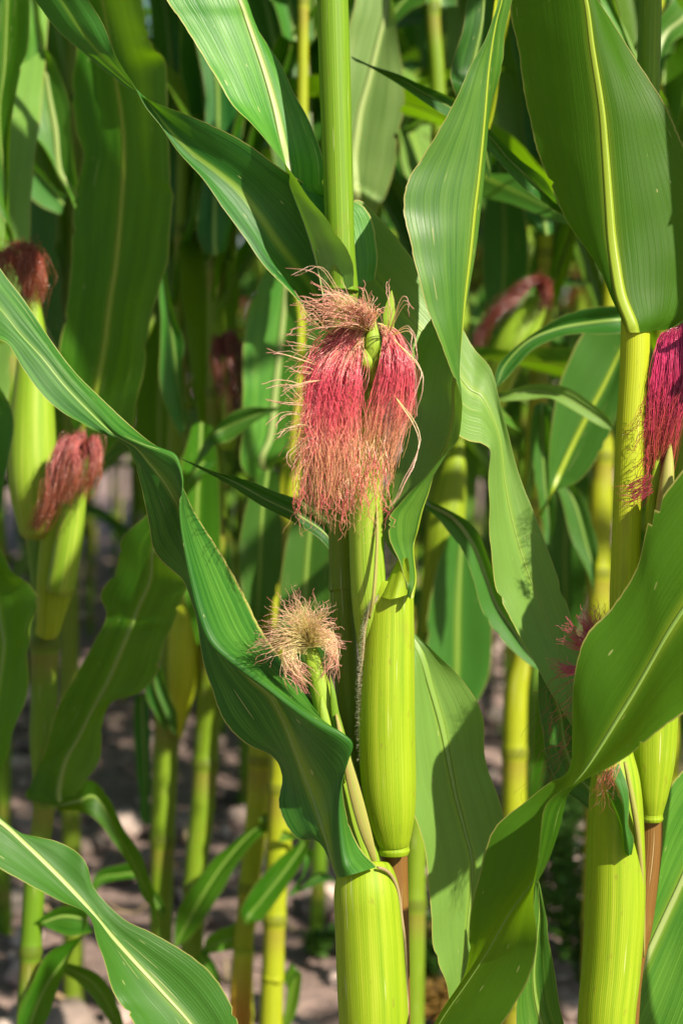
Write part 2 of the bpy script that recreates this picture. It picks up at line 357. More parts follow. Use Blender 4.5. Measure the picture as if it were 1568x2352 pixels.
s = NT('stone'); g_ = s.n('ShaderNodeNewGeometry').outputs
c_ = s.cramp(s.math('ADD', s.math('MULTIPLY', g_['Random Per Island'], .7), s.math('MULTIPLY', s.noise(g_['Position'], 60, 3), .3)), [(.1, (.10, .075, .06)), (.45, (.21, .165, .14)), (.7, (.42, .32, .28)), (1, (.66, .54, .47))])
M['stone'] = s.finish(c_, .85, .25, s.noise(g_['Position'], 220, 3), .5, .003)
def stones(name, n, rng, size, seed):
    rg = np.random.RandomState(seed); V = []; F = []; k = 0
    base = [(math.cos(a)*math.cos(b), math.sin(a)*math.cos(b), math.sin(b)) for b in (-.9, -.2, .45, 1.0) for a in [i*math.tau/7 for i in range(7)]]
    for _ in range(n):
        x = rg.uniform(*rng[:2]); y = rng[2]+(rng[3]-rng[2])*rg.rand()**1.3
        r = size[0]*(size[1]/size[0])**(rg.rand()**1.6)
        sc3 = np.array([1, .6+.5*rg.rand(), .45+.4*rg.rand()])*r; q = rg.rand()*6.28; cq, sq = math.cos(q), math.sin(q)
        for p in base:
            v = np.array(p)*sc3*(.75+.5*rg.rand()); V.append((x+v[0]*cq-v[1]*sq, y+v[0]*sq+v[1]*cq, v[2]+r*.12))
        for i in range(3):
            for j in range(7): F.append((k+i*7+j, k+i*7+(j+1) % 7, k+(i+1)*7+(j+1) % 7, k+(i+1)*7+j))
        F.append(tuple(k+21+j for j in range(7))); k += 28
    o = mesh_obj(name, V, F, M['stone']); o['kind'] = 'stuff'
    o['label'] = 'loose stones and clods scattered over the bare field soil'
    o['category'] = 'stones'
stones('field_stones', 6500, (-2.6, 2.4, .1, 6.5), (.006, .042), 4)

s = NT('litter'); g_ = s.n('ShaderNodeNewGeometry').outputs
M['litter'] = s.finish(s.cramp(g_['Random Per Island'], [(0, (.20, .13, .07)), (.5, (.40, .29, .17)), (1, (.55, .45, .28))]), .8, .2)
rg = np.random.RandomState(8); V = []; F = []
for _ in range(420):
    x, y = rg.uniform(-1.8, 1.8), .2+4.8*rg.rand()**1.2; q = rg.rand()*6.28; l_, w_ = rg.uniform(.02, .11), rg.uniform(.004, .014); k = len(V); c, sn = math.cos(q), math.sin(q); cv = rg.uniform(-.02, .02)
    for i in range(5):
        t = i/4-.5; zz = .014+.012*math.sin(i*1.7+q)+abs(t)*rg.uniform(0, .02)
        for sd_ in (-1, 1): px, py = t*l_, sd_*w_*.5*(1-1.6*t*t)+cv*t*t*4; V.append((x+px*c-py*sn, y+px*sn+py*c, zz+sd_*rg.uniform(-.002, .004)))
    F += [(k+2*i, k+2*i+1, k+2*i+3, k+2*i+2) for i in range(4)]
o = mesh_obj('dry_litter', V, F, M['litter']); o['kind'] = 'stuff'; o['label'] = 'dry straw coloured leaf scraps lying on the bare soil'; o['category'] = 'litter'
# ------------------------------------------------------------------ parametric blade for plants beyond the traced leaves
def blade(p0, az, length, width, rise, droop, twist=0.0, cup=.25, n=11, bend=0.0):
    """world rows of an arching maize blade; rise = start angle above horizontal, droop = total bend down"""
    rows = []; p = np.array(p0, float); st = length/(n-1)
    for i in range(n):
        t = i/(n-1); e = rise-droop*t**1.4; a = az+bend*t*t
        d = np.array([math.cos(a)*math.cos(e), math.sin(a)*math.cos(e), math.sin(e)])
        sd_ = np.array([-math.sin(a), math.cos(a), 0]); nn = np.cross(d, sd_)
        tw = twist*t
        sv = sd_*math.cos(tw)+nn*math.sin(tw); nv_ = np.cross(sv, d)*-1
        ww = width*.5*(.55+1.6*t if t < .28 else 1.0)*(1 if t < .5 else max(.02, 1-((t-.5)/.5)**2.0))
        up = -nv_*ww*cup*(1-.5*t)
        rows.append([p-sv*ww+up*-1, p, p+sv*ww+up*-1]); p = p+d*st
    return rows

def side_leaf(root, p0, az, seed=0, length=.7, width=.075, rise=R(62), droop=R(110), mat='leaf', rib=.006, rib_mat='midrib', nv=3, nc=4, **kw):
    rg = random.Random(seed)
    return make_leaf(root, blade(p0, az, length, width, rise, droop, kw.get('twist', rg.uniform(-.9, .9)), .3, 11, rg.uniform(-.4, .4)), None, mat, 1, rib, rib_mat, nv, nc, .004, seed)

# ------------------------------------------------------------------ CENTRAL PLANT
pA = at(905, 2352, 1.2); rA = thing('corn_plant', 'sharp central corn plant with the large crimson silk tassel over a yellow green sheath', 'corn plant', ground_below(pA), 'corn plants of the front row')
def drop(p, dz): return np.array([p[0], p[1], p[2]-dz])
# stalk: upper round green internode, lower olive internodes, down to the soil
tube_mesh('stalk', [at(752, -420, 1.2), at(762, -60, 1.2), at(768, 150, 1.2), at(776, 400, 1.2), at(781, 560, 1.2), at(787, 648, 1.2), at(787, 668, 1.2)],
          [.0095, .0108, .0112, .0105, .0102, .0105, .0112], 'stalk', rA, rA, nseg=32)
o = tube_mesh('stalk', [at(787, 660, 1.205), at(783, 800, 1.205), at(781, 1100, 1.205), at(783, 1290, 1.205), at(784, 1338, 1.205), at(784, 1352, 1.205), at(786, 1362, 1.205), at(792, 1500, 1.205), at(803, 1680, 1.207), at(822, 1800, 1.21)],
          [.0112, .0092, .0086, .0085, .0092, .0094, .0086, .0084, .0083, .0082], 'stalk_olive', rA, rA, nseg=28)
o['label'] = 'olive green stalk section with a swollen node'
o = tube_mesh('stalk', [at(905, 1945, 1.2), at(906, 1975, 1.2), at(910, 2150, 1.2), at(912, 2352, 1.2), np.array([*(at(912, 2352, 1.2)[:2]), .22]), np.array([*(at(912, 2352, 1.2)[:2]), -.03])],
          [.0100, .0092, .0090, .0092, .0115, .0135], 'stalk_purple', rA, rA, nseg=28)
o['label'] = 'purple brown bare stalk section below the node'
# upper sheath, its ring at the node and the hairy margin
sh = px_tube('leaf_sheath', [(897, 1352, 1.178, 52), (895, 1376, 1.176, 53), (893, 1450, 1.176, 56), (890, 1560, 1.176, 60), (889, 1680, 1.177, 62), (893, 1800, 1.178, 60), (898, 1870, 1.18, 53), (902, 1915, 1.182, 42), (904, 1938, 1.184, 35), (904, 1946, 1.184, 34), (904, 1953, 1.184, 35.5), (904, 1963, 1.184, 32)],
             'sheath', rA, rA, nseg=56, seam=math.pi*1.02, ovl=.07)
rg = np.random.RandomState(3); hl = []
edge = catmull(np.array([(866, 1368, 1.163), (846, 1398, 1.160), (834, 1440, 1.163), (829, 1500, 1.168), (825, 1570, 1.170), (824, 1670, 1.172), (826, 1750, 1.174)], float), 60)
for q in edge[::1]:
    for _ in range(2):
        a = rg.uniform(-1, 1); lx = -rg.uniform(2, 11); ly = rg.uniform(-6, 9)
        b = q+np.array([rg.uniform(-1, 9), rg.uniform(-4, 4), rg.uniform(-.003, .001)])
        hl.append([at(*b), at(b[0]+lx*.5, b[1]+ly*.3, b[2]-.001), at(b[0]+lx, b[1]+ly, b[2]-.0015)])
s = NT('fuzz'); M['fuzz'] = s.finish((.55, .55, .36), .5, .4, None, trans=(.6, .6, .3), tf=.4)
strands('fuzz', hl, .00010, 'fuzz', sh, rA, 1, 2)
s = NT('margin'); M['margin'] = s.finish((.42, .33, .16), .6, .3, None, trans=(.5, .4, .1), tf=.3)
px_tube('sheath_margin', [(x+4, y, d, 3.4) for x, y, d in [tuple(q) for q in edge[::30]]], 'margin', sh, rA, nseg=8, nsub=3)
# lower sheath, split on the right
px_tube('leaf_sheath', [(838, 1990, 1.172, 56), (840, 2010, 1.170, 66), (843, 2050, 1.168, 74), (847, 2110, 1.168, 76), (852, 2200, 1.168, 78), (860, 2352, 1.168, 79), (866, 2560, 1.172, 72), (880, 2800, 1.185, 50), (895, 2900, 1.19, 42), (900, 2960, 1.195, 36)],
        'sheath', rA, rA, nseg=56, seam=-.35, ovl=.06)
px_tube('sheath_margin', [(866, 1992, 1.150, 3), (884, 1998, 1.152, 4), (900, 2014, 1.156, 4), (914, 2048, 1.160, 4), (922, 2110, 1.163, 4), (931, 2180, 1.163, 3.5), (937, 2352, 1.163, 3)], 'margin', rA, rA, nseg=8, nsub=4)

# main ear wrapped in husks, buds at its tip, crimson silk
earA = px_tube('ear', [(856, 752, 1.168, 10), (854, 800, 1.168, 20), (848, 880, 1.168, 29), (842, 1000, 1.168, 35), (840, 1120, 1.168, 37), (842, 1250, 1.17, 38), (850, 1380, 1.174, 40), (866, 1500, 1.18, 40)], 'husk', rA, rA, nseg=40, seam=-2.0, ovl=.08)
px_tube('husk_leaf', [(864, 1150, 1.160, 2), (866, 1220, 1.156, 3.4), (863, 1300, 1.153, 4), (857, 1375, 1.151, 4.4), (848, 1420, 1.156, 3)], 'husk_pink', earA, rA, nseg=20)
def bud(pts, par, root, mat='husk', flat=.45):
    return px_tube('husk_tip', pts, mat, par, root, nseg=16, flat=flat)
bud([(859, 729, 1.146, .7), (858, 745, 1.145, 7), (856, 775, 1.143, 16), (855, 800, 1.143, 18), (853, 835, 1.146, 15), (850, 880, 1.152, 9)], earA, rA)
bud([(838, 802, 1.138, .7), (839, 812, 1.137, 7), (841, 829, 1.136, 14), (843, 842, 1.137, 11), (846, 856, 1.142, 5)], earA, rA)
bud([(899, 667, 1.172, .6), (897, 690, 1.172, 8), (893, 720, 1.172, 14), (892, 745, 1.172, 13), (888, 790, 1.175, 10)], earA, rA, flat=.2)
rg = np.random.RandomState(11); ls = []
U = rg.uniform
cl = [(rg.rand()**.8, U(-16, 16), U(-130, 60), U(-20, 20)) for _ in range(54)]
for i in range(470):                                        # left fall, in loose locks
    t, cx, cy, cm = cl[rg.randint(54)]; t = min(1.12, max(0, t+rg.normal(0, .06))); k = rg.rand()
    d0 = 1.150; dd = -.024*math.sin(math.pi*min(1, t*.7+.2))*(.35+.8*k)
    ls.append(wav(rg, [(848-14*rg.rand(), 752+U(-10, 22), d0), (828-56*t+U(-5, 5), 786-24*t+U(-12, 10), d0+dd*.6), (817-100*t+cm+U(-5, 5), 870-14*t+U(-12, 12), d0+dd), (812-114*t+cx+U(-6, 6), 985+U(-15, 15), d0+dd), (806-124*t+cx*1.5+rg.normal(0, 12), 1140-60*abs(t-.4)+cy+U(-40, 40), d0+dd*.7)], 8, 1.7, 18))
cl = [(rg.rand(), U(-14, 14), U(-130, 60), U(-10, 10)) for _ in range(36)]
for i in range(310):                                        # right fall
    t, cx, cy, cm = cl[rg.randint(36)]; t = min(1.08, max(-.1, t+rg.normal(0, .07))); k = rg.rand()
    d0 = 1.152; dd = -.020*(.25+.9*k)*(1-.5*t)
    ls.append(wav(rg, [(866+12*rg.rand(), 752+U(-10, 22), d0), (880+30*t+U(-4, 4), 778-8*t+U(-10, 8), d0+dd*.6), (875+66*t+cm+U(-4, 4), 848+U(-12, 12), d0+dd), (853+92*t+cx+U(-5, 5), 945+U(-14, 14), d0+dd), (834+68*t+cx*1.5+rg.normal(0, 12), 1095-30*t+cy+U(-35, 35), d0+dd*.7)], 7, 1.7, 18))
for i in range(130):                                         # loose threads wandering across the locks
    t = rg.rand(); x = 705+120*t; d = 1.122+U(-.004, .008)
    ls.append(wav(rg, [(840-U(0, 30), 765+U(-10, 20), 1.145), (x+U(-20, 30), 850+U(-20, 20), d), (x+U(-30, 30), 960+U(-20, 20), d), (x+U(-40, 40), 1080+U(-50, 70), d)], 9, 1.2, 16))
for i in range(90):                                         # stray threads leaving the locks on the left
    y = U(790, 1050); x = 730-U(0, 30)
    ls.append(wav(rg, [(830, 765, 1.15), (x+28, y-50, 1.13), (x-8, y, 1.122), (x-U(18, 60), y+U(-6, 60), 1.116)], 6, 1.6, 14))
for i in range(170):                                        # short crinkled ends in the middle
    x = U(680, 890); y = U(1000, 1130)
    ls.append(wav(rg, [(x, y, 1.135), (x+U(-14, 14), y+50, 1.132), (x+U(-26, 26), y+U(80, 130), 1.134)], 11, 1.0, 18))
silkA = strands('silk', ls, .00021, 'silk_red', earA, rA, 5, 1)
s = NT('x'); bpy.data.materials.remove(s.m)
M['silk_fly'] = silk_material('silk_tan_pink', [(0, (.90, .82, .40)), (.4, (.92, .76, .52)), (.75, (.92, .60, .50)), (1, (.80, .42, .32))], .5, (.5, .85))
ls = []
for i in range(210):                                        # pale crest combed up, over and to the left
    x0, y0 = 862-30*rg.rand(), 748+U(-12, 18); a = U(.05, 2.6)**1.0; Lh = U(60, 175)*(1 if a < 1.3 else .6)
    x1, y1 = x0+math.cos(math.pi-a+1.57-1.57)*Lh*.5, y0-abs(math.sin(a))*Lh*.42-8
    x1 = x0-math.cos(a*.75)*Lh*.55; x2 = x0-math.cos(a*.75)*Lh*1.05+U(-14, 14); y2 = y1-U(-22, 34)+abs(math.cos(a*.75))*12
    ls.append(wav(rg, [(x0, y0, 1.148), (x1, y1, 1.136-U(0, .022)), (x2, y2, 1.130-U(0, .035))], 4, 1.5, 14))
for x0, y0, x1, y1, x2, y2 in [(800, 720, 740, 625, 668, 628), (790, 740, 705, 690, 684, 676), (770, 770, 700, 735, 680, 690), (770, 870, 690, 885, 640, 905), (760, 850, 660, 815, 618, 812), (740, 900, 660, 885, 605, 885),
                               (730, 930, 680, 920, 618, 908), (735, 800, 690, 800, 650, 780), (725, 960, 660, 950, 620, 980), (720, 980, 665, 985, 632, 1005), (715, 1000, 670, 1050, 660, 1072), (720, 950, 668, 900, 652, 880),
                               (890, 760, 900, 700, 880, 650), (893, 765, 935, 690, 945, 720), (900, 770, 950, 760, 955, 830), (905, 780, 960, 850, 950, 960), (900, 900, 955, 1020, 910, 1150), (830, 720, 800, 670, 772, 655), (800, 725, 760, 675, 725, 640),
                               (850, 730, 845, 680, 826, 650), (760, 770, 712, 720, 690, 700), (750, 790, 690, 760, 660, 762), (740, 860, 690, 850, 655, 845)]:
    for j in range(3): ls.append(wav(rg, [(x0, y0, 1.14), (x1+U(-12, 12), y1+U(-12, 12), 1.12-U(0, .02)), (x2+U(-12, 12), y2+U(-14, 14), 1.115-U(0, .02))], 4, 1.3, 14))
strands('silk', ls, .00038, 'silk_fly', earA, rA, 6, 1)['label'] = 'pale tan flyaway silk at the crest of the tassel'

# lower ear with blond silk
ear2 = px_tube('ear', [(712, 1474, 1.180, 5), (718, 1500, 1.180, 14), (729, 1550, 1.180, 20), (744, 1610, 1.180, 25), (763, 1690, 1.180, 29), (786, 1780, 1.180, 32), (812, 1880, 1.182, 33), (838, 1975, 1.184, 36), (850, 2050, 1.192, 34)], 'husk', rA, rA, nseg=36, seam=-1.2, ovl=.1)
bud([(702, 1448, 1.174, .7), (703, 1465, 1.172, 8), (708, 1490, 1.171, 11), (716, 1530, 1.172, 11), (728, 1580, 1.176, 6)], ear2, rA)
bud([(758, 1551, 1.174, .6), (764, 1590, 1.170, 6), (768, 1630, 1.169, 9), (778, 1690, 1.169, 12), (796, 1780, 1.171, 12), (815, 1850, 1.174, 7)], ear2, rA, 'stalk')
px_tube('husk_leaf', [(772, 1640, 1.166, 3), (790, 1720, 1.161, 8), (812, 1810, 1.160, 14), (836, 1900, 1.161, 14), (856, 1965, 1.164, 8), (862, 1995, 1.169, 4)], 'husk_pink', ear2, rA, nseg=18, flat=.45)
px_tube('husk_leaf', [(738, 1600, 1.164, 2), (742, 1630, 1.162, 9), (752, 1680, 1.160, 12), (768, 1750, 1.160, 13), (785, 1800, 1.164, 8)], 'husk', ear2, rA, nseg=18, flat=.6)
ls = []
for i in range(420):
    a = U(-.35, 3.45); Lh = (U(60, 138) if a > 1.7 else U(50, 118) if a > .9 else U(45, 82)); x0, y0 = 706+U(-10, 16), 1470+U(-12, 18)
    ca, sa_ = math.cos(a), math.sin(a); dz = U(-.035, .02); b = U(0, 1)
    x1, y1 = x0+ca*Lh*.5, y0-sa_*Lh*.5-12*b
    x2, y2 = x0+ca*Lh*(1.0-.1*b)+U(-10, 10), y0-sa_*Lh*(1.0-.3*b*abs(ca))+abs(ca)*b*22+U(-8, 8)
    ls.append(wav(rg, [(x0, y0, 1.158), (x1, y1, 1.153+dz*.6), (x2, y2, 1.153+dz)], 8, 1.4, 16))
for i in range(85):                                        # curl folding down under the tip on the left
    t = rg.rand(); x0, y0 = 698+U(-6, 8), 1490+U(-8, 14)
    ls.append(wav(rg, [(x0, y0, 1.156), (672+U(-22, 14), 1482+U(-10, 20), 1.146), (652+30*t+U(-12, 12), 1524+U(-14, 18), 1.144), (672+44*t+U(-16, 16), 1566+U(-36, 30), 1.148)], 6, 1.3, 14))
for i in range(60):                                        # looser clump to the right, half behind the tip
    x0, y0 = 724+U(-6, 6), 1478+U(-10, 10)
    ls.append(wav(rg, [(x0, y0, 1.165), (748+U(-8, 18), 1462+U(-18, 16), 1.17), (770+U(-18, 10), 1496+U(-22, 26), 1.172), (756+U(-22, 24), 1540+U(-30, 26), 1.172)], 6, 1.3, 14))
strands('silk', ls, .00026, 'silk_blond', ear2, rA, 8, 1)['label'] = 'short blond to pink silk on the lower ear'

def L(root, base, rows, tilt=0.0, **kw): return make_leaf(root, px_rows(base, rows, tilt), **kw)
# A1 clasping leaf from the upper node, blade rising to the upper left
L(rA, 1.20, [(815,655,-1.3, 746,690,.3, 862,640,1.6), (813,594,-1.8, 728,600,.3, 866,585,1.8), (778,538,-2.2, 703,515,.5, 852,500,2.0), (740,494,-2, 680,455,1.2, 808,462,2), (705,453,-1.6, 668,425,1.9, 754,445,1.4),
   (665,403,-1, 662,380,2.3, 745,373,.6), (605,322,-.4, 650,327,2.2, 724,310,2.0), (534,242,0, 632,245,2.3, 690,242,3), (484,151,.2, 606,155,2.3, 648,155,3.6), (418,45,.3, 570,50,2.2, 586,52,4), (383,0,.3, 552,0,2, 564,0,4),
   (320,-100,.5, 505,-110,2, 520,-110,3.5), (290,-260,1, 430,-280,2, 440,-290,3), (330,-480,1, 350,-500,1.5, 360,-500,1)], mat='leaf_pale', rib_w=.011, rib_mat='midrib_pale', nv=7, nc=9, seed=1)
# A2 twisted leaf to the upper left
L(rA, 1.210, [(735,760,1, 775,750,2, 800,700,1), (690,700,0, 700,640,2, 790,560,2), (620,625,0, 638,560,1.6, 760,480,2), (569,549,0, 598,500,1.3, 700,420,1), (514,484,0, 548,437,1.1, 635,378,-.3), (464,413,0, 495,392,.9, 569,333,-.7),
   (403,348,0, 433,345,.7, 494,292,-.9), (363,282,0, 380,288,.5, 418,257,-.7), (332,238,0, 340,235,.3, 349,229,-.3), (312,200,-.3, 310,203,0, 306,208,.4), (290,163,-.8, 272,167,0, 258,170,.6), (262,116,-1, 225,120,0, 200,125,1),
   (232,55,-1, 180,62,0, 128,66,1), (202,0,-1, 140,0,0, 76,0,1), (150,-100,-1, 70,-95,0, 0,-90,1), (60,-240,0, 30,-240,0, 0,-240,.6), (-60,-360,0, -66,-362,0, -72,-364,0)], mat='leaf', rib_w=0, nv=7, nc=9, seed=2)
# A3 broad leaf behind the ear running down to the right
L(rA, 1.245, [(795,700,-1, 790,660,.5, 800,600,0), (800,720,-1, 830,600,1, 816,458,.3), (860,790,-1, 875,650,1, 894,524,.2), (930,880,-1, 950,740,1, 949,594,.5), (1000,960,-1, 1030,830,1, 1040,715,1), (1060,1008,-.5, 1076,890,1, 1085,798,1),
   (1112,1022,0, 1110,915,1, 1126,850,.5), (1128,1050,0, 1146,1000,1, 1152,948,0), (1122,1150,0, 1160,1110,1, 1185,1070,0), (1122,1240,0, 1180,1210,1, 1226,1180,0), (1142,1345,0, 1212,1315,1, 1268,1290,0), (1180,1436,0, 1252,1420,1, 1304,1392,0),
   (1222,1525,0, 1288,1510,.8, 1334,1486,0), (1284,1616,0, 1318,1608,.5, 1352,1590,0), (1330,1690,0, 1345,1690,0, 1358,1684,0)], tilt=1.3, mat='leaf_pale', rib_w=.0035, nv=7, nc=9, seed=3)
# A4 leaf of the upper sheath, folded along its midrib, rising to the right
L(rA, 1.17, [(866,1368,-.5, 898,1376,-2.0, 936,1366,-1.8), (880,1342,-.3, 906,1340,-1.5, 940,1334,-1.9), (898,1310,-.1, 916,1302,-.9, 941,1302,-1.7), (909,1288,.2, 920,1284,-.4, 938,1280,-1.2)], mat='sheath', rib_w=0, seed=60, name='collar', ruffle=.0003)
L(rA, 1.185, [(930,1368,-3.4, 946,1374,-3.6, 954,1352,-2.4), (938,1338,-3.5, 954,1330,-2.6, 930,1320,.5), (911,1277,-2.6, 948,1258,.2, 880,1240,2), (891,1232,-2.7, 959,1215,.3, 888,1180,2), (889,1186,-2.6, 970,1170,.1, 898,1120,3.4),
   (918,1150,-2.4, 983,1130,.1, 915,1050,4.2), (958,1105,-2.1, 996,1085,.1, 930,980,4.6), (1010,1053,-1.8, 1026,1020,.3, 942,900,4.8), (1055,1003,-1.5, 1040,950,.6, 948,830,4.6), (1066,935,-1.2, 1040,890,.7, 962,772,4.2),
   (1056,885,-1.5, 1050,855,.3, 985,735,4), (1036,832,-2, 1056,805,.4, 1005,700,2.5), (1003,757,-2.3, 1062,752,0, 1030,680,3), (970,670,-2.3, 1070,670,0, 1060,640,3), (944,569,-2, 1081,575,0, 1087,569,3), (926,484,-1.6, 1090,484,0, 1096,470,3),
   (933,420,-1.3, 1098,418,0, 1101,410,3), (978,345,-1, 1106,343,0, 1112,343,2.6), (1030,257,-1, 1113,268,0, 1131,257,2), (1080,151,-.8, 1122,160,0, 1150,151,1.4), (1131,60,-.6, 1137,60,0, 1161,60,1), (1149,0,-.5, 1152,0,0, 1168,0,.8), (1168,-90,0, 1170,-90,0, 1180,-90,.4)],
  mat='leaf_pale', rib_w=.008, rib_mat='midrib_yellow', nv=7, nc=9, seed=4)
# A5 long leaf of the lower sheath, twisting across to the left edge
A8 = [(-60, 520, 1, -75, 570, 0.6, -90, 620, 0, -110, 700, -0.5),
   (0, 615, 1, 3, 662, 0.5, 0, 708, 0, -30, 770, -0.5),
   (60, 690, 1, 53, 725, 0.4, 46, 765, 0, 18, 790, -0.5),
   (121, 778, 1, 110, 800, 0.3, 98, 822, 0, 50, 843, -0.5),
   (170, 842, 1, 158, 862, 0.2, 148, 885, 0, 96, 907, -0.5),
   (222, 902, 1, 213, 925, 0.1, 205, 945, -0.1, 150, 952, -0.4),
   (282, 967, 1, 270, 990, -0.4, 260, 997, -0.3, 215, 983, -0.2),
   (330, 1008, 1.2, 326, 1020, -1, 310, 1028, -0.4, 282, 1018, 0.3),
   (365, 1030, 1.6, 372, 1034, -1.2, 345, 1068, -0.3, 305, 1065, 0.5),
   (385, 1050, 1.8, 404, 1050, -1.3, 375, 1105, 0, 325, 1130, 1),
   (395, 1080, 2.1, 418, 1093, -1.47, 400, 1145, 0.53, 341, 1200, 2.37),
   (417, 1115, 2.0, 418, 1126, -1.63, 412, 1170, 1.37, 353, 1265, 3.73),
   (443, 1165, 2.0, 413, 1172, -1.8, 425, 1220, 2.5, 383, 1305, 4.8),
   (475, 1215, 1.9, 419, 1235, -1.8, 445, 1290, 2.7, 425, 1340, 4.8),
   (520, 1285, 1.9, 437, 1330, -1.9, 465, 1370, 2.7, 450, 1400, 4.7),
   (569, 1370, 1.9, 458, 1415, -2.1, 485, 1440, 2.4, 460, 1445, 4.2),
   (605, 1446, 1.9, 488, 1480, -2.3, 520, 1500, 2.0, 472, 1525, 3.7),
   (645, 1515, 1.9, 554, 1537, -2.5, 575, 1560, 1.6, 488, 1590, 3.4),
   (690, 1575, 1.4, 610, 1578, -2.9, 620, 1600, 1.1, 513, 1655, 3.2),
   (730, 1630, 0.9, 665, 1620, -3.2, 652, 1660, 0.7, 564, 1708, 3.1),
   (768, 1672, 0.1, 730, 1663, -3.5, 678, 1730, 0.4, 622, 1745, 3.1),
   (794, 1696, -0.7, 780, 1691, -3.5, 700, 1790, 0.4, 645, 1790, 3.3),
   (803, 1718, -1.4, 806, 1718, -3.33, 722, 1845, -0.13, 642, 1855, 2.23),
   (800, 1755, -2.0, 797, 1755, -2.8, 738, 1895, -1.3, 678, 1922, 0.3),
   (790, 1800, -1.8, 783, 1805, -2.7, 750, 1935, -1.4, 728, 1930, 0.2),
   (800, 1880, -1.5, 779, 1875, -2.8, 757, 1965, -1.5, 748, 1940, 0.5),
   (826, 1945, -1.8, 788, 1975, -3.4, 764, 1992, -1.5, 765, 1965, 1),
   (866, 1990, -2.8, 806, 2010, -3.8, 772, 2014, -2.1, 790, 1992, 1.2)]
L(rA, 1.175, A8[::-1], us=[0, .27, .5, 1], mid=2, flip=True, mat='leaf_two_tone', rib_w=.004, nv=7, nc=8, seed=5)
# A6 narrow leaf pointing left behind the silk
L(rA, 1.25, [(770,1290,0, 775,1265,.5, 775,1220,0), (735,1244,0, 742,1222,.5, 751,1196,0), (670,1199,0, 678,1180,.5, 700,1159,0), (605,1164,0, 612,1148,.4, 640,1134,0), (535,1119,0, 540,1108,.4, 560,1098,0), (463,1081,0, 470,1077,.2, 478,1073,0), (408,1051,0, 408,1050,0, 409,1049,0)], mat='leaf', rib_w=.002, seed=6)
# A7 leaf hanging behind the sheath on the right
L(rA, 1.25, [(905,1470,1, 930,1450,1, 955,1460,1), (935,1530,0, 965,1500,.8, 1000,1498,0), (930,1600,-.5, 990,1580,.9, 1060,1560,-.3), (925,1700,-.8, 1015,1670,1, 1108,1640,-.5), (930,1800,-.8, 1033,1760,1, 1114,1745,-.5), (945,1880,-.8, 1047,1830,1, 1150,1850,-.5),
   (972,1975,-.6, 1068,1910,1, 1170,1950,-.3), (983,2080,-.4, 1085,1990,.8, 1165,2050,0), (1000,2200,0, 1075,2120,.6, 1130,2150,0), (1035,2280,0, 1062,2240,.4, 1095,2240,0), (1060,2350,0, 1063,2350,0, 1066,2350,0)], tilt=1.4, mat='leaf_pale', rib_w=.007, nv=7, nc=9, seed=7, ruffle=.003)
# leaves out of frame above
for k, (yy, az) in enumerate([(-200, 2.7), (-420, -.2), (-560, 2.9)]):
    side_leaf(rA, at(755, yy, 1.2), az, 40+k, .6, .06, R(60), R(90))

# ------------------------------------------------------------------ PLANT ON THE RIGHT
pB = at(1435, 2352, 1.215); rB = thing('corn_plant', 'sharp right-hand corn plant with yellow stalk and magenta silk at the picture edge', 'corn plant', ground_below(pB), 'corn plants of the front row')
tube_mesh('stalk', [at(1458, 700, 1.2), at(1458, 762, 1.2), at(1456, 850, 1.2), at(1450, 950, 1.2), at(1443, 1100, 1.2), at(1436, 1280, 1.2), at(1433, 1400, 1.2), at(1440, 1500, 1.205), at(1458, 1640, 1.21)],
          [.0098, .0102, .0104, .0104, .0103, .0102, .0104, .0100, .0098], 'stalk_yellow', rB, rB, nseg=36)
tube_mesh('stalk', [at(1502, -420, 1.26), at(1490, 100, 1.25), at(1475, 500, 1.235), at(1460, 740, 1.21)], [.007, .0085, .0092, .0098], 'stalk', rB, rB)
o = tube_mesh('stalk', [at(1492, 1870, 1.215), at(1489, 1960, 1.215), at(1470, 2110, 1.215), at(1435, 2352, 1.215), np.array([*(at(1435, 2352, 1.215)[:2]), .2]), np.array([*(at(1435, 2352, 1.215)[:2]), -.03])], [.0092, .0090, .0092, .0095, .0115, .013], 'stalk_purple', rB, rB)
o['label'] = 'reddish purple bare stalk section'
px_tube('leaf_sheath', [(1500, 1560, 1.205, 56), (1500, 1640, 1.205, 55), (1498, 1740, 1.205, 50), (1496, 1820, 1.205, 37), (1496, 1862, 1.206, 26), (1496, 1873, 1.206, 24), (1496, 1880, 1.206, 25), (1496, 1887, 1.206, 22)], 'sheath', rB, rB, nseg=48, seam=2.6)
px_tube('leaf_sheath', [(1408, 1730, 1.19, 44), (1413, 1800, 1.185, 56), (1414, 1900, 1.183, 63), (1413, 2066, 1.183, 67), (1404, 2217, 1.183, 66), (1392, 2352, 1.183, 64), (1392, 2560, 1.19, 60), (1410, 2800, 1.2, 46), (1430, 2900, 1.205, 38)], 'sheath', rB, rB, nseg=52, seam=-.2, ovl=.06)
px_tube('sheath_margin', [(1434, 1750, 1.160, 4), (1446, 1810, 1.160, 6), (1457, 1870, 1.161, 7), (1466, 1940, 1.166, 6), (1473, 2020, 1.173, 5), (1478, 2100, 1.179, 3), (1478, 2200, 1.182, 2)], 'husk_pink', rB, rB, nseg=10, nsub=4)
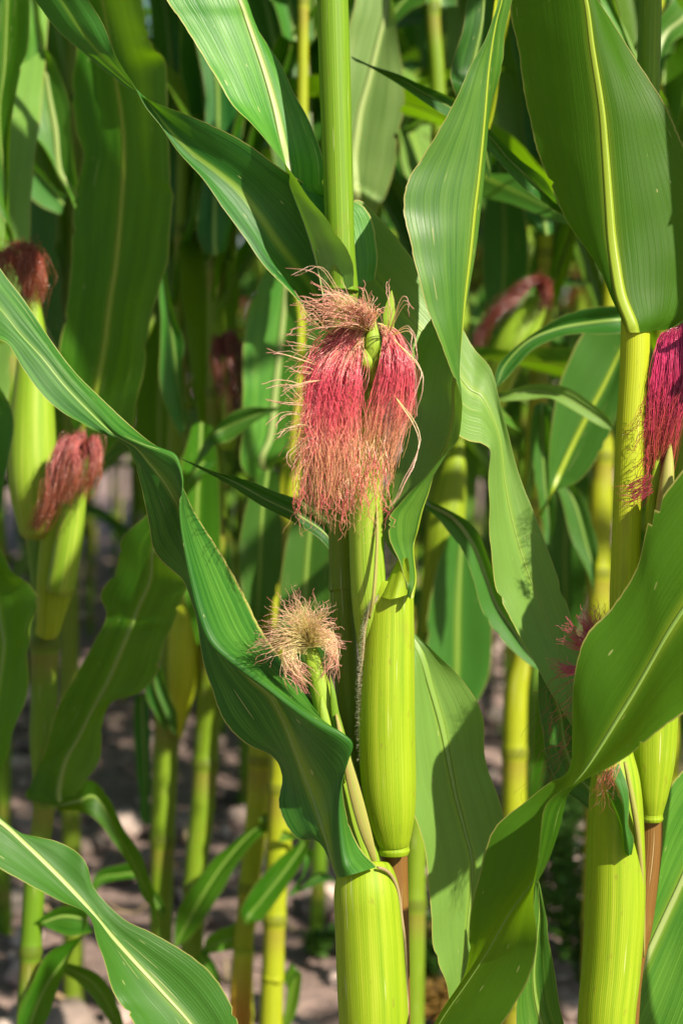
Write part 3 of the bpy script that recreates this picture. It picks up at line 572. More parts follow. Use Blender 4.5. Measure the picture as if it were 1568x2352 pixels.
# big upper blade, seen from below with its keel towards us
L(rB, 1.2, [(1430,759,.4, 1452,764,-1.35, 1535,757,.2), (1424,735,.6, 1447,738,-1.4, 1592,712,.6), (1403,675,1, 1425,680,-1.0, 1632,630,1), (1367,610,1.6, 1412,612,-.6, 1648,550,1), (1327,549,2.4, 1403,548,-.3, 1635,465,1), (1292,489,3, 1398,485,-.2, 1610,410,1),
   (1262,418,3.4, 1393,415,-.1, 1584,360,1), (1231,333,3.8, 1387,335,0, 1557,306,1), (1206,242,4, 1379,245,0, 1522,238,1.2), (1181,101,4, 1358,110,0, 1437,105,1.6), (1168,0,4, 1343,0,0, 1374,0,2), (1165,-110,3.4, 1310,-120,0, 1322,-120,2), (1200,-300,2, 1270,-320,.3, 1280,-320,1.5), (1250,-480,.4, 1255,-482,0, 1260,-484,0)],
  mat='leaf_deep', rib_w=.010, rib_h=.05, rib_mat='midrib_yellow', nv=8, nc=10, seed=11, flip=True)
# ear with magenta silk
earB = px_tube('ear', [(1612, 800, 1.225, 12), (1602, 870, 1.225, 34), (1585, 960, 1.225, 46), (1568, 1080, 1.225, 54), (1548, 1200, 1.225, 52), (1530, 1300, 1.192, 38), (1512, 1400, 1.197, 22), (1500, 1500, 1.20, 17), (1498, 1600, 1.205, 17)], 'husk', rB, rB, nseg=40, seam=3.6, ovl=.1)
px_tube('husk_leaf', [(1538, 1020, 1.192, 3), (1533, 1080, 1.184, 14), (1524, 1170, 1.184, 20), (1518, 1250, 1.189, 18), (1516, 1330, 1.206, 8)], 'husk_pink', earB, rB, nseg=18)
px_tube('husk_leaf', [(1520, 990, 1.202, 2), (1506, 1080, 1.192, 9), (1494, 1180, 1.192, 13), (1492, 1270, 1.200, 12), (1500, 1350, 1.214, 8)], 'sheath', earB, rB, nseg=18)
bud([(1600, 700, 1.17, .7), (1602, 730, 1.168, 9), (1606, 780, 1.204, 17), (1606, 850, 1.17, 12)], earB, rB)
ls = []; rg = np.random.RandomState(21); U = rg.uniform
for i in range(620):
    t = rg.rand(); k = rg.rand()
    x0, y0 = 1604+U(-14, 10), 782+U(-14, 22)
    ax, ay = 1572-52*t+U(-6, 10), 752+U(-12, 16)+24*t
    mx, my = 1580-86*t+U(-6, 6), 880+U(-25, 30)
    ex, ey = 1500-26*t+U(-14, 40), 1100+U(-130, 60)
    d0 = 1.204; dd = -.017*(.2+.8*k)
    ls.append(wav(rg, [(x0, y0, d0), (ax, ay, d0+dd*.6), (mx, my, d0+dd), ((mx*1.1+ex*.9)/2+U(-8, 8), (my+ey)/2, d0+dd), (ex, ey, d0+dd*.5)], 4, 2, 16))
for i in range(260):                                     # right side fall, beyond the frame
    t = rg.rand(); x0, y0 = 1608+U(-8, 12), 780+U(-12, 20)
    ls.append(wav(rg, [(x0, y0, 1.204), (1625+30*t, 758+U(-10, 12), 1.196), (1640+34*t, 900+U(-20, 30), 1.19), (1625+20*t+U(-14, 14), 1060+U(-80, 60), 1.195)], 4, 2, 16))
for i in range(46):                                      # brown wisps across the stalk
    x = U(1470, 1500); y = U(900, 1120); b = U(.2, 1)
    ls.append(wav(rg, [(x, y, 1.166), (x-18*b, y+U(5, 45), 1.180), (x-40*b+U(-8, 8), y+U(20, 80), 1.184)], 7, 1.0, 16))
for i in range(60):
    x = U(1474, 1500); y = U(1090, 1135)
    ls.append(wav(rg, [(x, y, 1.166), (x-28, y+18+U(-6, 10), 1.172), (x-U(20, 66), y+U(18, 38), 1.174)], 5, 1.0, 16))
strands('silk', ls, .00025, 'silk_magenta', earB, rB, 9, 1)
# lower ear: a little pink silk and stray threads by the foreground leaf
earC = px_tube('ear', [(1398, 1490, 1.205, 6), (1396, 1530, 1.205, 18), (1398, 1620, 1.205, 28), (1404, 1740, 1.2, 34), (1412, 1850, 1.195, 36)], 'husk', rB, rB, nseg=28)
ls = []
for i in range(170):
    x0, y0 = 1372+U(-12, 14), 1500+U(-12, 12); a = U(1.35, 2.9)
    Lh = U(50, 125); ls.append(wav(rg, [(x0, y0, 1.195), (x0+math.cos(a)*Lh*.5, y0-math.sin(a)*Lh*.5, 1.185), (x0+math.cos(a)*Lh*.8+U(-10, 10), y0-math.sin(a)*Lh*.9, 1.182)], 8, 1.2, 14))
for i in range(50): ls.append(wav(rg, [(1365+U(-10, 10), 1520, 1.19), (1318+U(-10, 8), 1538+U(-8, 12), 1.185), (1276+U(-16, 26), 1530+U(-26, 30), 1.188)], 7, 1, 14))
strands('silk', ls, .00028, 'silk_pink', earC, rB, 10, 1)['label'] = 'short pink threads'
ls = []
for i in range(26): x, y = 1322+U(-30, 24), 1570+U(-30, 160); ls.append(wav(rg, [(x, y, 1.2), (x-40+U(-36, 20), y+U(10, 60), 1.2), (x-70+U(-44, 50), y+U(60, 190), 1.2)], 16, .7, 18))
strands('silk', ls, .00018, 'silk_brown', earC, rB, 13, 1)['label'] = 'brown dried threads hanging beside the dark leaf'
ls = []
for i in range(36): x, y = 1405+U(-20, 20), 1745+U(-20, 20); ls.append(wav(rg, [(x, y, 1.15), (x-15, y+40, 1.142), (x-30+U(-30, 40), y+U(60, 120), 1.142)], 8, .8, 16))
strands('silk', ls, .00018, 'silk_brown', earC, rB, 12, 1)['label'] = 'brown dried stray threads'
# small flag leaf on the lower sheath
L(rB, 1.165, [(1366,1772,.5, 1396,1770,-1, 1424,1752,-.5), (1380,1800,.3, 1412,1800,-1.4, 1440,1800,-1), (1400,1850,.2, 1428,1850,-1.6, 1442,1850,-1.2), (1422,1900,0, 1432,1900,-1.6, 1438,1896,-1.4), (1430,1945,0, 1438,1945,-1.5, 1446,1925,-1.2), (1438,1968,0, 1441,1966,-1, 1444,1962,-1)], mat='leaf', rib_w=0, seed=13)
# dark leaf behind, between the sheath and the long pale leaf
L(rB, 1.28, [(1380,1880,1, 1420,1870,1, 1450,1800,1), (1300,1820,0, 1340,1800,.8, 1390,1760,0), (1256,1760,0, 1300,1730,.8, 1350,1690,0), (1240,1660,0, 1285,1640,.8, 1330,1620,0), (1236,1580,0, 1265,1575,.4, 1290,1560,0), (1238,1480,0, 1240,1478,0, 1243,1476,0)], mat='leaf', rib_w=.003, seed=14)
# low right blade behind the lower sheath
L(rB, 1.235, [(1400,2460,-.5, 1395,2480,.6, 1440,2700,-.2), (1440,2280,-.8, 1428,2340,.8, 1540,2600,-.6), (1472,2130,-1, 1468,2235,1, 1600,2480,-.8), (1488,2005,-1, 1508,2145,1.1, 1645,2330,-.9), (1502,1895,-1, 1552,2050,1.1, 1665,2200,-.9), (1530,1822,-.8, 1592,1960,1, 1690,2080,-.8), (1590,1750,-.4, 1645,1850,.7, 1710,1950,-.4), (1700,1680,0, 1740,1720,.3, 1760,1760,0), (1800,1640,0, 1802,1642,0, 1804,1645,0)], mat='leaf_pale', rib_w=.010, rib_mat='midrib_pale', nv=7, nc=9, seed=15)
side_leaf(rB, at(1497, -70, 1.25), -.8, 58, .6, .085, R(52), R(85), twist=.2)  # unseen leaf above the frame, added to cast shade on the big upper blade
for k, (yy, az) in enumerate([(-240, 2.5), (-430, .3)]): side_leaf(rB, at(1498, yy, 1.2), az, 50+k, .6, .06, R(60), R(90))

# ------------------------------------------------------------------ NEIGHBOUR JUST OUTSIDE ON THE RIGHT, its blade reaches in
pE = at(1860, 2352, 1.13); rE = thing('corn_plant', 'right edge corn plant whose broad dark leaf twists in front of a yellow sheath', 'corn plant', ground_below(pE), 'corn plants of the front row')
tube_mesh('stalk', [at(1850, -500, 1.13), at(1855, 400, 1.13), at(1860, 1200, 1.13), at(1860, 2352, 1.13), np.array([*(pE[:2]), -.03])], [.008, .0095, .0105, .011, .013], 'stalk_yellow', rE, rE)
L(rE, 1.11, [(1850,1080,1, 1855,1120,2, 1860,1190,1), (1740,960,.5, 1790,1160,1.2, 1815,1350,.4), (1650,990,.2, 1695,1240,1, 1740,1500,0), (1568,1078,0, 1590,1370,.9, 1640,1585,-.2), (1494,1184,0, 1535,1450,.9, 1585,1622,-.2), (1462,1300,0, 1495,1520,.9, 1535,1656,-.2), (1405,1390,0, 1455,1590,.8, 1490,1698,-.2), (1345,1460,0, 1415,1655,.7, 1450,1732,-.2),
   (1322,1560,0, 1380,1712,.6, 1412,1755,-.2), (1317,1680,.2, 1345,1766,.4, 1380,1776,-.1), (1305,1768,.2, 1318,1800,.4, 1355,1790,-.5), (1257,1799,.2, 1298,1828,.8, 1300,1812,-.9), (1206,1839,.2, 1290,1868,1, 1252,1846,-1), (1131,1905,.1, 1270,1930,1, 1232,1900,-1), (1099,2012,0, 1234,2010,.8, 1226,1990,-.8), (1086,2095,0, 1170,2098,.5, 1228,2080,-.4),
   (1068,2207,0, 1120,2185,.5, 1235,2160,0), (1040,2277,0, 1072,2258,.5, 1214,2250,0), (1000,2360,0, 1012,2345,.5, 1148,2356,0), (930,2480,0, 940,2475,.4, 1050,2470,0), (800,2700,0, 802,2700,0, 805,2700,0)],
  tilt=-3.2, mat='leaf_deep', rib_w=.0055, rib_mat='midrib', nv=7, nc=10, seed=16)
L(rE, 1.20, [(1320,2600,0, 1360,2600,.6, 1390,2560,0), (1230,2480,0, 1280,2440,.7, 1330,2400,0), (1190,2400,0, 1240,2340,.7, 1295,2352,0), (1185,2300,0, 1225,2250,.6, 1275,2240,0), (1205,2200,0, 1232,2160,.5, 1258,2150,0), (1228,2090,0, 1238,2085,.3, 1250,2100,0), (1232,2020,0, 1233,2020,0, 1235,2020,0)], mat='leaf_pale', rib_w=.004, seed=17)
for k, (yy, az) in enumerate([(700, -.4), (200, .5)]): side_leaf(rE, at(1853, yy, 1.13), az, 60+k, .65, .07, R(66), R(100))

# ------------------------------------------------------------------ NEIGHBOUR JUST OUTSIDE ON THE LEFT
pD = at(-260, 2352, 1.16); rD = thing('corn_plant', 'corn plant outside the left edge whose pale ribbed leaf crosses the bottom left corner', 'corn plant', ground_below(pD), 'corn plants of the front row')
tube_mesh('stalk', [at(-240, -500, 1.16), at(-250, 600, 1.16), at(-258, 1500, 1.16), at(-260, 2352, 1.16), np.array([*(pD[:2]), -.03])], [.008, .0095, .0105, .011, .013], 'stalk_yellow', rD, rD)
L(rD, 1.12, [(-262,1780,2, -258,1760,3, -250,1740,3), (-180,1850,.6, -170,1790,1.6, -160,1740,1.5), (-90,1945,0, -80,1830,1, -70,1795,.8), (0,2000,0, 3,1888,.9, 0,1880,.6), (60,2030,0, 58,1938,.9, 64,1914,.3), (126,2061,0, 124,2002,.8, 140,1936,.2), (175,2083,.1, 182,2062,.6, 190,1970,.2), (204,2112,.1, 222,2106,.5, 210,2035,.2), (218,2166,0, 262,2156,.7, 278,2106,.2),
   (242,2222,-.1, 308,2208,.9, 360,2148,.2), (272,2292,-.2, 372,2278,1, 470,2220,.2), (302,2352,-.2, 438,2352,1, 535,2315,.2), (350,2450,-.2, 500,2440,1, 560,2410,.2), (450,2580,0, 560,2560,.6, 590,2540,.2), (640,2700,0, 642,2698,0, 644,2696,0)], tilt=1, mat='leaf', rib_w=.0075, rib_mat='midrib_pale', nv=7, nc=9, seed=18, ruffle=.002)
for k, (yy, az) in enumerate([(700, .6), (300, 3.4), (-200, .2), (-400, 3.0)]): side_leaf(rD, at(-245, yy, 1.16), az+1.2, 70+k, .6, .07, R(66), R(100))

# ------------------------------------------------------------------ SECOND ROW (blurred, just behind)
ROW2 = 'corn plants of the second row'
def plant(label, pts, mat='stalk', group=ROW2, n=24):
    """stalk traced top to bottom as (x, y, d, halfwidth px); the last point drops to the soil"""
    e = at(*pts[-1][:3]); r = thing('corn_plant', label, 'corn plant', ground_below(e), group)
    P = [at(*q[:3]) for q in pts]; Rr = [q[3]*K*q[2] for q in pts]
    if e[2] > .06: P += [np.array([e[0], e[1], e[2]*.5]), np.array([e[0], e[1], -.03])]; Rr += [Rr[-1], Rr[-1]*1.15]
    else: P += [np.array([e[0], e[1], -.05])]; Rr += [Rr[-1]]
    tube_mesh('stalk', P, Rr, mat+'_n' if mat+'_n' in M else mat, r, r, nseg=n, nsub=22, node=.15)
    return r
def mop(root, ear, lines, n, mat, rad=.00028, seed=1, jit=17, name='silk'):
    rg = np.random.RandomState(seed); ls = []
    for i in range(n):
        c = lines[rg.randint(len(lines))]; d2 = rg.normal(0, .8, 2)*jit*(1 if i % 6 else 2.6)
        ls.append(wav(rg, [(x+d2[0]*(.3+.7*k/(len(c)-1))+rg.uniform(-7, 7), y+d2[1]*(.3+.7*k/(len(c)-1))+rg.uniform(-7, 7), d+rg.uniform(-.03, .02)*(k/(len(c)-1))) for k, (x, y, d) in enumerate(c)], 8, 1.2, 12))
    return strands(name, ls, rad, mat, ear, root, seed, 1)

# plant at the left with two ears
rC = plant('blurred corn plant at the left edge with two ears, rust red silk above dusky pink', [(-60, -420, 1.68, 14), (-50, 0, 1.68, 20), (-30, 500, 1.70, 24), (62, 1050, 1.69, 27), (108, 1400, 1.66, 30), (104, 1450, 1.66, 31), (102, 1600, 1.66, 30), (98, 1700, 1.66, 29), (102, 1850, 1.66, 25), (82, 2010, 1.66, 25), (70, 2200, 1.66, 24), (62, 2400, 1.66, 25)], 'stalk')
px_tube('leaf_sheath', [(150, 1130, 1.62, 30), (140, 1240, 1.62, 44), (128, 1340, 1.62, 42), (116, 1420, 1.63, 30), (110, 1450, 1.64, 27)], 'sheath', rC, rC, seam=2.8)
e1 = px_tube('ear', [(70, 640, 1.60, 10), (74, 700, 1.60, 19), (78, 780, 1.60, 30), (78, 880, 1.60, 42), (76, 1000, 1.60, 52), (78, 1120, 1.60, 52), (88, 1220, 1.62, 40)], 'husk', rC, rC, nseg=32, seam=-.8, ovl=.1)
mop(rC, e1, [[(68, 670, 1.59), (30, 590, 1.57), (-10, 600, 1.56), (-30, 680, 1.57)], [(68, 670, 1.59), (60, 575, 1.57), (25, 580, 1.56), (10, 650, 1.56)], [(68, 675, 1.59), (84, 590, 1.57), (95, 640, 1.57), (86, 690, 1.575)], [(68, 670, 1.59), (74, 580, 1.56), (60, 590, 1.55), (48, 660, 1.555)]], 480, 'silk_brown', seed=2, jit=12)
e2 = px_tube('ear', [(192, 1030, 1.575, 8), (184, 1080, 1.58, 19), (172, 1160, 1.585, 26), (158, 1250, 1.59, 32), (138, 1360, 1.60, 32)], 'husk', rC, rC, nseg=28, seam=-.8)
mop(rC, e2, [[(186, 1040, 1.57), (150, 1010, 1.555), (128, 1070, 1.55), (112, 1150, 1.55), (82, 1212, 1.555)], [(186, 1040, 1.57), (190, 1000, 1.555), (160, 1035, 1.545), (140, 1120, 1.545), (105, 1190, 1.55)], [(188, 1045, 1.57), (218, 1010, 1.56), (214, 1080, 1.555), (190, 1130, 1.55)], [(186, 1045, 1.57), (170, 1040, 1.545), (172, 1090, 1.54), (150, 1150, 1.545)]], 480, 'silk_dusky', seed=3, jit=9)
L(rC, 1.66, [(120,1180,1, 135,1180,2, 150,1170,1), (170,1030,0, 180,1010,1.4, 270,1010,0), (140,900,-1, 215,915,1, 305,972,-.6), (138,800,-1.2, 240,800,1.2, 340,815,-1), (150,720,-1.5, 252,700,1.2, 352,700,-1), (163,600,-1.5, 267,605,1.2, 378,620,-1), (168,500,-1.5, 277,500,1.2, 397,510,-1), (174,430,-1.5, 284,400,1.2, 398,440,-1),
   (190,355,-1.2, 286,330,1.2, 385,390,-1), (174,300,-1.2, 279,260,1.2, 384,240,-1), (166,200,-1.2, 266,180,1.2, 380,140,-1), (176,116,-1, 250,80,1.2, 345,88,-1), (180,40,-1, 235,0,1, 322,0,-1), (170,-100,-.6, 200,-120,.7, 260,-120,-.6), (140,-320,0, 142,-320,0, 145,-320,0)], tilt=-3.5, mat='leaf_olive', rib_w=.010, rib_mat='midrib_yellow', nv=6, nc=8, seed=21, ruffle=.002)
L(rC, 1.66, [(131,1850,-1.5, 140,1842,-2, 150,1836,-1.5), (60,1832,-3, 136,1815,-2, 168,1826,-3), (75,1780,-4, 152,1745,-3, 222,1765,-4), (102,1735,-5, 180,1695,-4, 240,1690,-5), (120,1664,-6, 205,1645,-5, 262,1612,-6), (145,1605,-7, 232,1595,-6, 320,1590,-7), (172,1555,-8, 255,1550,-7, 352,1552,-8), (222,1460,-10, 292,1460,-9, 384,1472,-10),
   (240,1415,-10, 310,1415,-9, 405,1430,-10), (232,1368,-11, 325,1380,-10, 424,1378,-11), (268,1310,-12, 345,1330,-11, 432,1335,-12), (282,1240,-13, 352,1260,-12, 430,1300,-13), (330,1188,-14, 380,1200,-13, 430,1240,-14), (380,1130,-14, 400,1140,-14, 425,1160,-14), (420,1080,-14, 422,1080,-14, 424,1082,-14)], tilt=-2.5, mat='leaf_olive', rib_w=.009, rib_mat='midrib', nv=6, nc=8, seed=22, ruffle=.003)
L(rC, 1.68, [(125,1850,0, 128,1852,.5, 132,1862,0), (165,1806,0, 180,1840,.7, 178,1866,0), (212,1794,0, 215,1830,.8, 222,1886,0), (248,1830,0, 245,1865,.8, 268,1945,0), (284,1893,0, 275,1925,.7, 312,2015,0), (322,1965,0, 318,2005,.6, 335,2065,0), (350,2050,0, 350,2080,.4, 353,2100,0), (372,2170,0, 373,2171,0, 374,2172,0)], mat='leaf_olive', rib_w=.005, seed=23)
L(rC, 1.64, [(75,2130,1, 80,2125,1.3, 86,2115,1), (140,2085,0, 150,2105,.8, 158,2150,0), (200,2095,0, 205,2125,.8, 215,2140,0), (175,2170,0, 160,2190,.8, 120,2180,0), (140,2260,0, 110,2260,.8, 75,2250,0), (105,2350,0, 75,2340,.6, 42,2330,0), (50,2450,0, 48,2450,0, 46,2448,0)], mat='leaf_olive', rib_w=.004, seed=24)
L(rC, 1.70, [(82,2190,0, 85,2195,.4, 88,2200,0), (158,2212,0, 160,2225,.5, 166,2245,0), (227,2240,0, 220,2262,.6, 215,2292,0), (270,2310,0, 258,2325,.5, 245,2340,0), (300,2420,0, 301,2420,0, 302,2420,0)], mat='leaf_olive', rib_w=.003, seed=25)
L(rC, 1.56, [(-80,1180,0, -60,1185,1, -40,1180,0), (-60,1290,0, -30,1270,1.4, 6,1292,-.4), (-60,1370,0, -10,1350,1.6, 60,1335,-.8), (-60,1440,0, 0,1420,1.4, 98,1392,-1.2), (-60,1500,0, 10,1480,1, 72,1458,-1.4), (-60,1580,0, 0,1570,1, 66,1500,-1), (-50,1680,0, -10,1660,1, 48,1620,-.6), (-40,1790,0, -10,1780,.6, 18,1740,-.3), (-10,1880,0, -9,1880,0, -7,1880,0)], mat='leaf_olive', rib_w=.006, seed=26, ruffle=.004)
L(rC, 1.52, [(-90,820,0, -70,800,1, -50,790,0), (-70,900,0, -30,880,1, 6,905,-.5), (-60,970,0, -20,950,1, 32,965,-.8), (-50,1050,0, -20,1040,1, 22,1058,-.5), (-40,1150,0, -20,1140,.6, 10,1130,-.2), (-20,1260,0, -19,1260,0, -18,1260,0)], mat='leaf', rib_w=.005, seed=27)
L(rC, 1.60, [(40,560,1, 30,560,1.5, 10,560,1), (-30,420,0, 0,300,1, 40,190,-.4), (-40,250,0, 10,160,1.2, 66,110,-.6), (-40,120,0, 15,60,1.2, 72,0,-.6), (-40,0,0, 15,-60,1, 66,-120,-.4), (-30,-260,0, -20,-270,.4, 0,-280,0)], mat='leaf_olive', rib_w=.006, seed=28)
L(rC, 1.80, [(180,560,0, 182,540,.4, 186,520,0), (172,470,0, 176,455,1, 182,430,0), (104,345,0, 140,400,1.3, 166,310,0), (52,280,0, 128,300,1.3, 160,240,0), (26,220,0, 114,220,1.3, 130,150,0), (60,130,0, 96,110,1.2, 106,100,0), (60,40,0, 80,25,.9, 92,40,0), (30,-100,0, 50,-110,.5, 70,-100,0)], mat='leaf_pale', rib_w=.010, rib_mat='midrib_pale', seed=29)
L(rC, 2.0, [(150,450,0, 146,470,.6, 140,490,0), (128,436,0, 100,410,1, 90,470,0), (70,350,0, 40,370,1, 0,390,0), (0,245,0, -40,300,1, -80,340,0), (-90,150,0, -92,152,0, -94,154,0)], mat='leaf', rib_w=.006, seed=30)
# wide bluish blade far behind at the left
rK = plant('blurred corn plant behind the rust red silk with a wide blue-green blade', [(175, -200, 2.45, 16), (170, 400, 2.45, 18), (165, 1000, 2.45, 20), (160, 1600, 2.45, 22)], 'stalk_olive', 'corn plants of the third row')
L(rK, 2.4, [(170,900,0, 168,880,1, 165,860,0), (150,760,0, 90,720,1, 20,760,0), (138,600,0, 60,560,1.2, -60,640,0), (126,440,0, 40,430,1.2, -100,520,0), (60,395,0, 0,390,1, -90,420,0), (-40,380,0, -60,370,.5, -90,360,0)], mat='leaf', rib_w=.008, rib_mat='midrib_pale', seed=31)

# plants on the left of the central one
rF = plant('blurred corn plant with thick lower stalk and yellow sheath right of the diagonal olive leaf', [(430, -450, 2.1, 12), (425, 300, 2.1, 16), (408, 900, 2.1, 20), (398, 1300, 2.1, 24), (385, 1660, 2.1, 29), (378, 1800, 2.1, 29), (372, 2000, 2.1, 27), (370, 2150, 2.1, 26), (368, 2270, 2.1, 28)], 'stalk_mid')
px_tube('leaf_sheath', [(436, 1360, 2.05, 20), (428, 1440, 2.04, 38), (422, 1540, 2.04, 36), (416, 1620, 2.05, 24), (414, 1672, 2.06, 10), (414, 1696, 2.07, 3)], 'stalk_yellow', rF, rF, seam=2.5)
L(rF, 2.1, [(385,1660,0, 375,1640,.5, 365,1620,0), (345,1600,0, 330,1590,.7, 312,1600,0), (345,1700,0, 330,1700,.7, 310,1700,0), (348,1800,0, 335,1800,.7, 318,1790,0), (345,1895,0, 335,1893,.4, 324,1880,0)], mat='leaf', rib_w=.004, seed=32)
L(rF, 2.0, [(380,1690,0, 384,1672,.5, 392,1650,0), (335,1590,-1, 352,1560,0, 372,1530,-1), (340,1520,-1, 360,1540,0, 385,1590,-1), (362,1590,-1, 385,1600,0, 405,1640,-1), (400,1690,-1, 405,1688,-.6, 409,1680,-1)], mat='leaf', rib_w=.003, seed=33)
L(rF, 2.05, [(372,2120,0, 376,2105,.5, 380,2090,0), (330,2030,0, 325,2015,.6, 320,1990,0), (280,2020,0, 270,2010,.6, 262,1990,0), (235,2030,0, 228,2020,.5, 222,2010,0), (205,2070,0, 206,2070,0, 207,2070,0)], mat='leaf_olive', rib_w=.003, seed=34)
rG = plant('blurred corn plant with a green-yellow stalk and dark dried silk left of the central tassel', [(512, -420, 2.0, 13), (508, 0, 2.0, 17), (504, 200, 2.0, 19), (500, 450, 2.0, 20), (497, 590, 2.0, 21), (495, 900, 2.0, 22), (492, 1300, 2.0, 25), (478, 1650, 2.05, 28), (466, 1850, 2.05, 28), (450, 2000, 2.05, 26), (438, 2250, 2.05, 26)], 'stalk_mid')
L(rG, 1.97, [(470,580,-1, 495,586,-2, 522,575,-1), (452,530,-1, 492,540,-1.8, 534,500,-1), (458,470,-.5, 495,440,-.6, 532,410,-.5), (470,360,0, 500,330,.5, 560,300,0), (470,200,.4, 498,180,1, 560,160,0), (440,60,.4, 470,20,1, 520,0,0), (400,-140,0, 402,-142,0, 404,-144,0)], mat='leaf', rib_w=.006, seed=35)
eG = px_tube('ear', [(512, 800, 1.96, 6), (522, 840, 1.96, 18), (530, 900, 1.96, 22), (532, 960, 1.97, 22), (520, 1030, 1.98, 18)], 'husk', rG, rG)
mop(rG, eG, [[(514, 810, 1.95), (530, 770, 1.94), (556, 830, 1.93), (560, 950, 1.935)], [(514, 810, 1.95), (520, 775, 1.935), (535, 850, 1.925), (540, 960, 1.93)], [(514, 810, 1.95), (500, 780, 1.94), (496, 830, 1.93), (510, 900, 1.93)]], 200, 'silk_dark', seed=4, rad=.0004, jit=8)
L(rG, 1.75, [(495,1060,14, 470,1060,14.5, 440,1060,14), (423,1115,4, 440,1090,5, 455,1045,4), (484,1030,0, 475,1010,1, 490,985,0), (524,1018,0, 515,985,1, 528,953,0), (560,994,0, 558,965,.8, 574,938,0), (608,957,0, 608,946,.5, 618,936,0), (645,937,0, 645,936,0, 645,935,0)], mat='leaf', rib_w=.003, seed=36)
L(rG, 1.8, [(430,960,0, 425,985,.6, 415,1000,0), (418,850,0, 408,870,.6, 370,900,0), (420,780,0, 395,770,.7, 368,780,0), (395,690,0, 382,690,.6, 366,690,0), (380,605,0, 372,605,.5, 364,605,0), (378,480,0, 377,480,0, 376,480,0)], mat='leaf', rib_w=.004, seed=37)
rS3 = plant('blurred corn plant with leaning yellow stalk and rust red base below the silk', [(760, -450, 2.0, 12), (745, 300, 2.0, 16), (700, 850, 2.0, 19), (664, 1080, 2.0, 20), (630, 1310, 2.0, 22), (608, 1600, 2.0, 27), (600, 1740, 2.0, 28), (590, 1880, 2.0, 26), (575, 2010, 2.0, 24), (566, 2110, 2.0, 23), (558, 2190, 2.0, 23)], 'stalk_yellow')
px_tube('stalk', [(560, 2180, 1.995, 24), (556, 2240, 1.995, 24.5), (552, 2300, 1.995, 26), (548, 2400, 1.995, 28), (548, 2450, 1.995, 28)], 'stalk_red', rS3, rS3)['label'] = 'rust red lowest stalk section'
L(rS3, 1.9, [(640,1140,4, 630,1100,5, 620,1060,4), (560,1080,.5, 600,1060,1.2, 660,1040,0), (556,1000,0, 622,1000,1.2, 670,980,0), (556,900,0, 632,900,1.2, 680,890,0), (558,790,0, 644,790,1.2, 686,800,0), (575,700,0, 654,690,1.1, 686,720,0), (605,630,0, 656,625,.9, 680,650,0), (640,560,0, 660,556,.6, 676,560,0), (650,430,0, 652,430,0, 654,430,0)], mat='leaf_pale', rib_w=.011, rib_mat='midrib_pale', seed=38)
L(rS3, 1.95, [(595,1890,0, 597,1880,.5, 600,1868,0), (650,1895,0, 640,1880,.6, 630,1868,0), (608,1915,0, 585,1905,.8, 560,1910,0), (545,1985,0, 520,1975,.9, 500,1965,0), (500,2060,0, 475,2040,.9, 455,2020,0), (450,2140,0, 430,2120,.7, 408,2090,0), (402,2180,0, 400,2180,0, 398,2178,0)], mat='leaf_olive', rib_w=.004, seed=39)
L(rS3, 2.0, [(560,2110,0, 550,2150,.4, 540,2180,0), (470,2160,0, 465,2185,.5, 455,2200,0), (500,2230,0, 490,2245,.5, 478,2250,0), (515,2330,0, 512,2332,.3, 509,2334,0)], mat='leaf_olive', rib_w=.003, seed=40)
rS4 = plant('blurred corn plant with pale yellow lower stalk, second of the pair beneath the lower ear', [(700, -450, 1.95, 10), (690, 600, 1.95, 15), (668, 1200, 1.95, 20), (650, 1700, 1.95, 28), (641, 1930, 1.95, 29), (633, 2050, 1.95, 26), (629, 2160, 1.95, 25), (627, 2240, 1.95, 26), (626, 2246, 1.95, 27.5), (625, 2254, 1.95, 25.5), (622, 2352, 1.95, 27), (622, 2400, 1.95, 28)], 'stalk_yellow')
L(rS4, 1.92, [(640,1930,0, 645,1920,.4, 650,1905,0), (712,1918,0, 700,1925,.7, 690,1930,0), (690,1990,0, 665,1985,.8, 640,1970,0), (640,2060,0, 615,2050,.8, 592,2030,0), (600,2115,0, 575,2100,.8, 556,2080,0), (590,2112,-1, 565,2122,-.5, 552,2100,-1), (580,2122,-1, 570,2124,-.8, 560,2118,-1)], mat='leaf_olive', rib_w=.004, seed=41)
L(rS4, 1.98, [(650,2250,0, 655,2260,.3, 660,2270,0), (670,2210,0, 680,2225,.4, 692,2235,0), (655,2300,0, 665,2310,.4, 680,2320,0), (640,2400,0, 641,2400,0, 642,2400,0)], mat='leaf_olive', rib_w=.002, seed=42)
L(rS4, 1.95, [(640,1950,2, 650,1950,2.5, 660,1940,2), (700,1960,0, 712,1975,.6, 720,1960,0), (690,2040,0, 680,2050,.6, 660,2060,0), (740,2000,0, 745,2010,.5, 755,2020,0), (800,2060,0, 801,2060,0, 802,2060,0)], mat='leaf', rib_w=.003, seed=43)

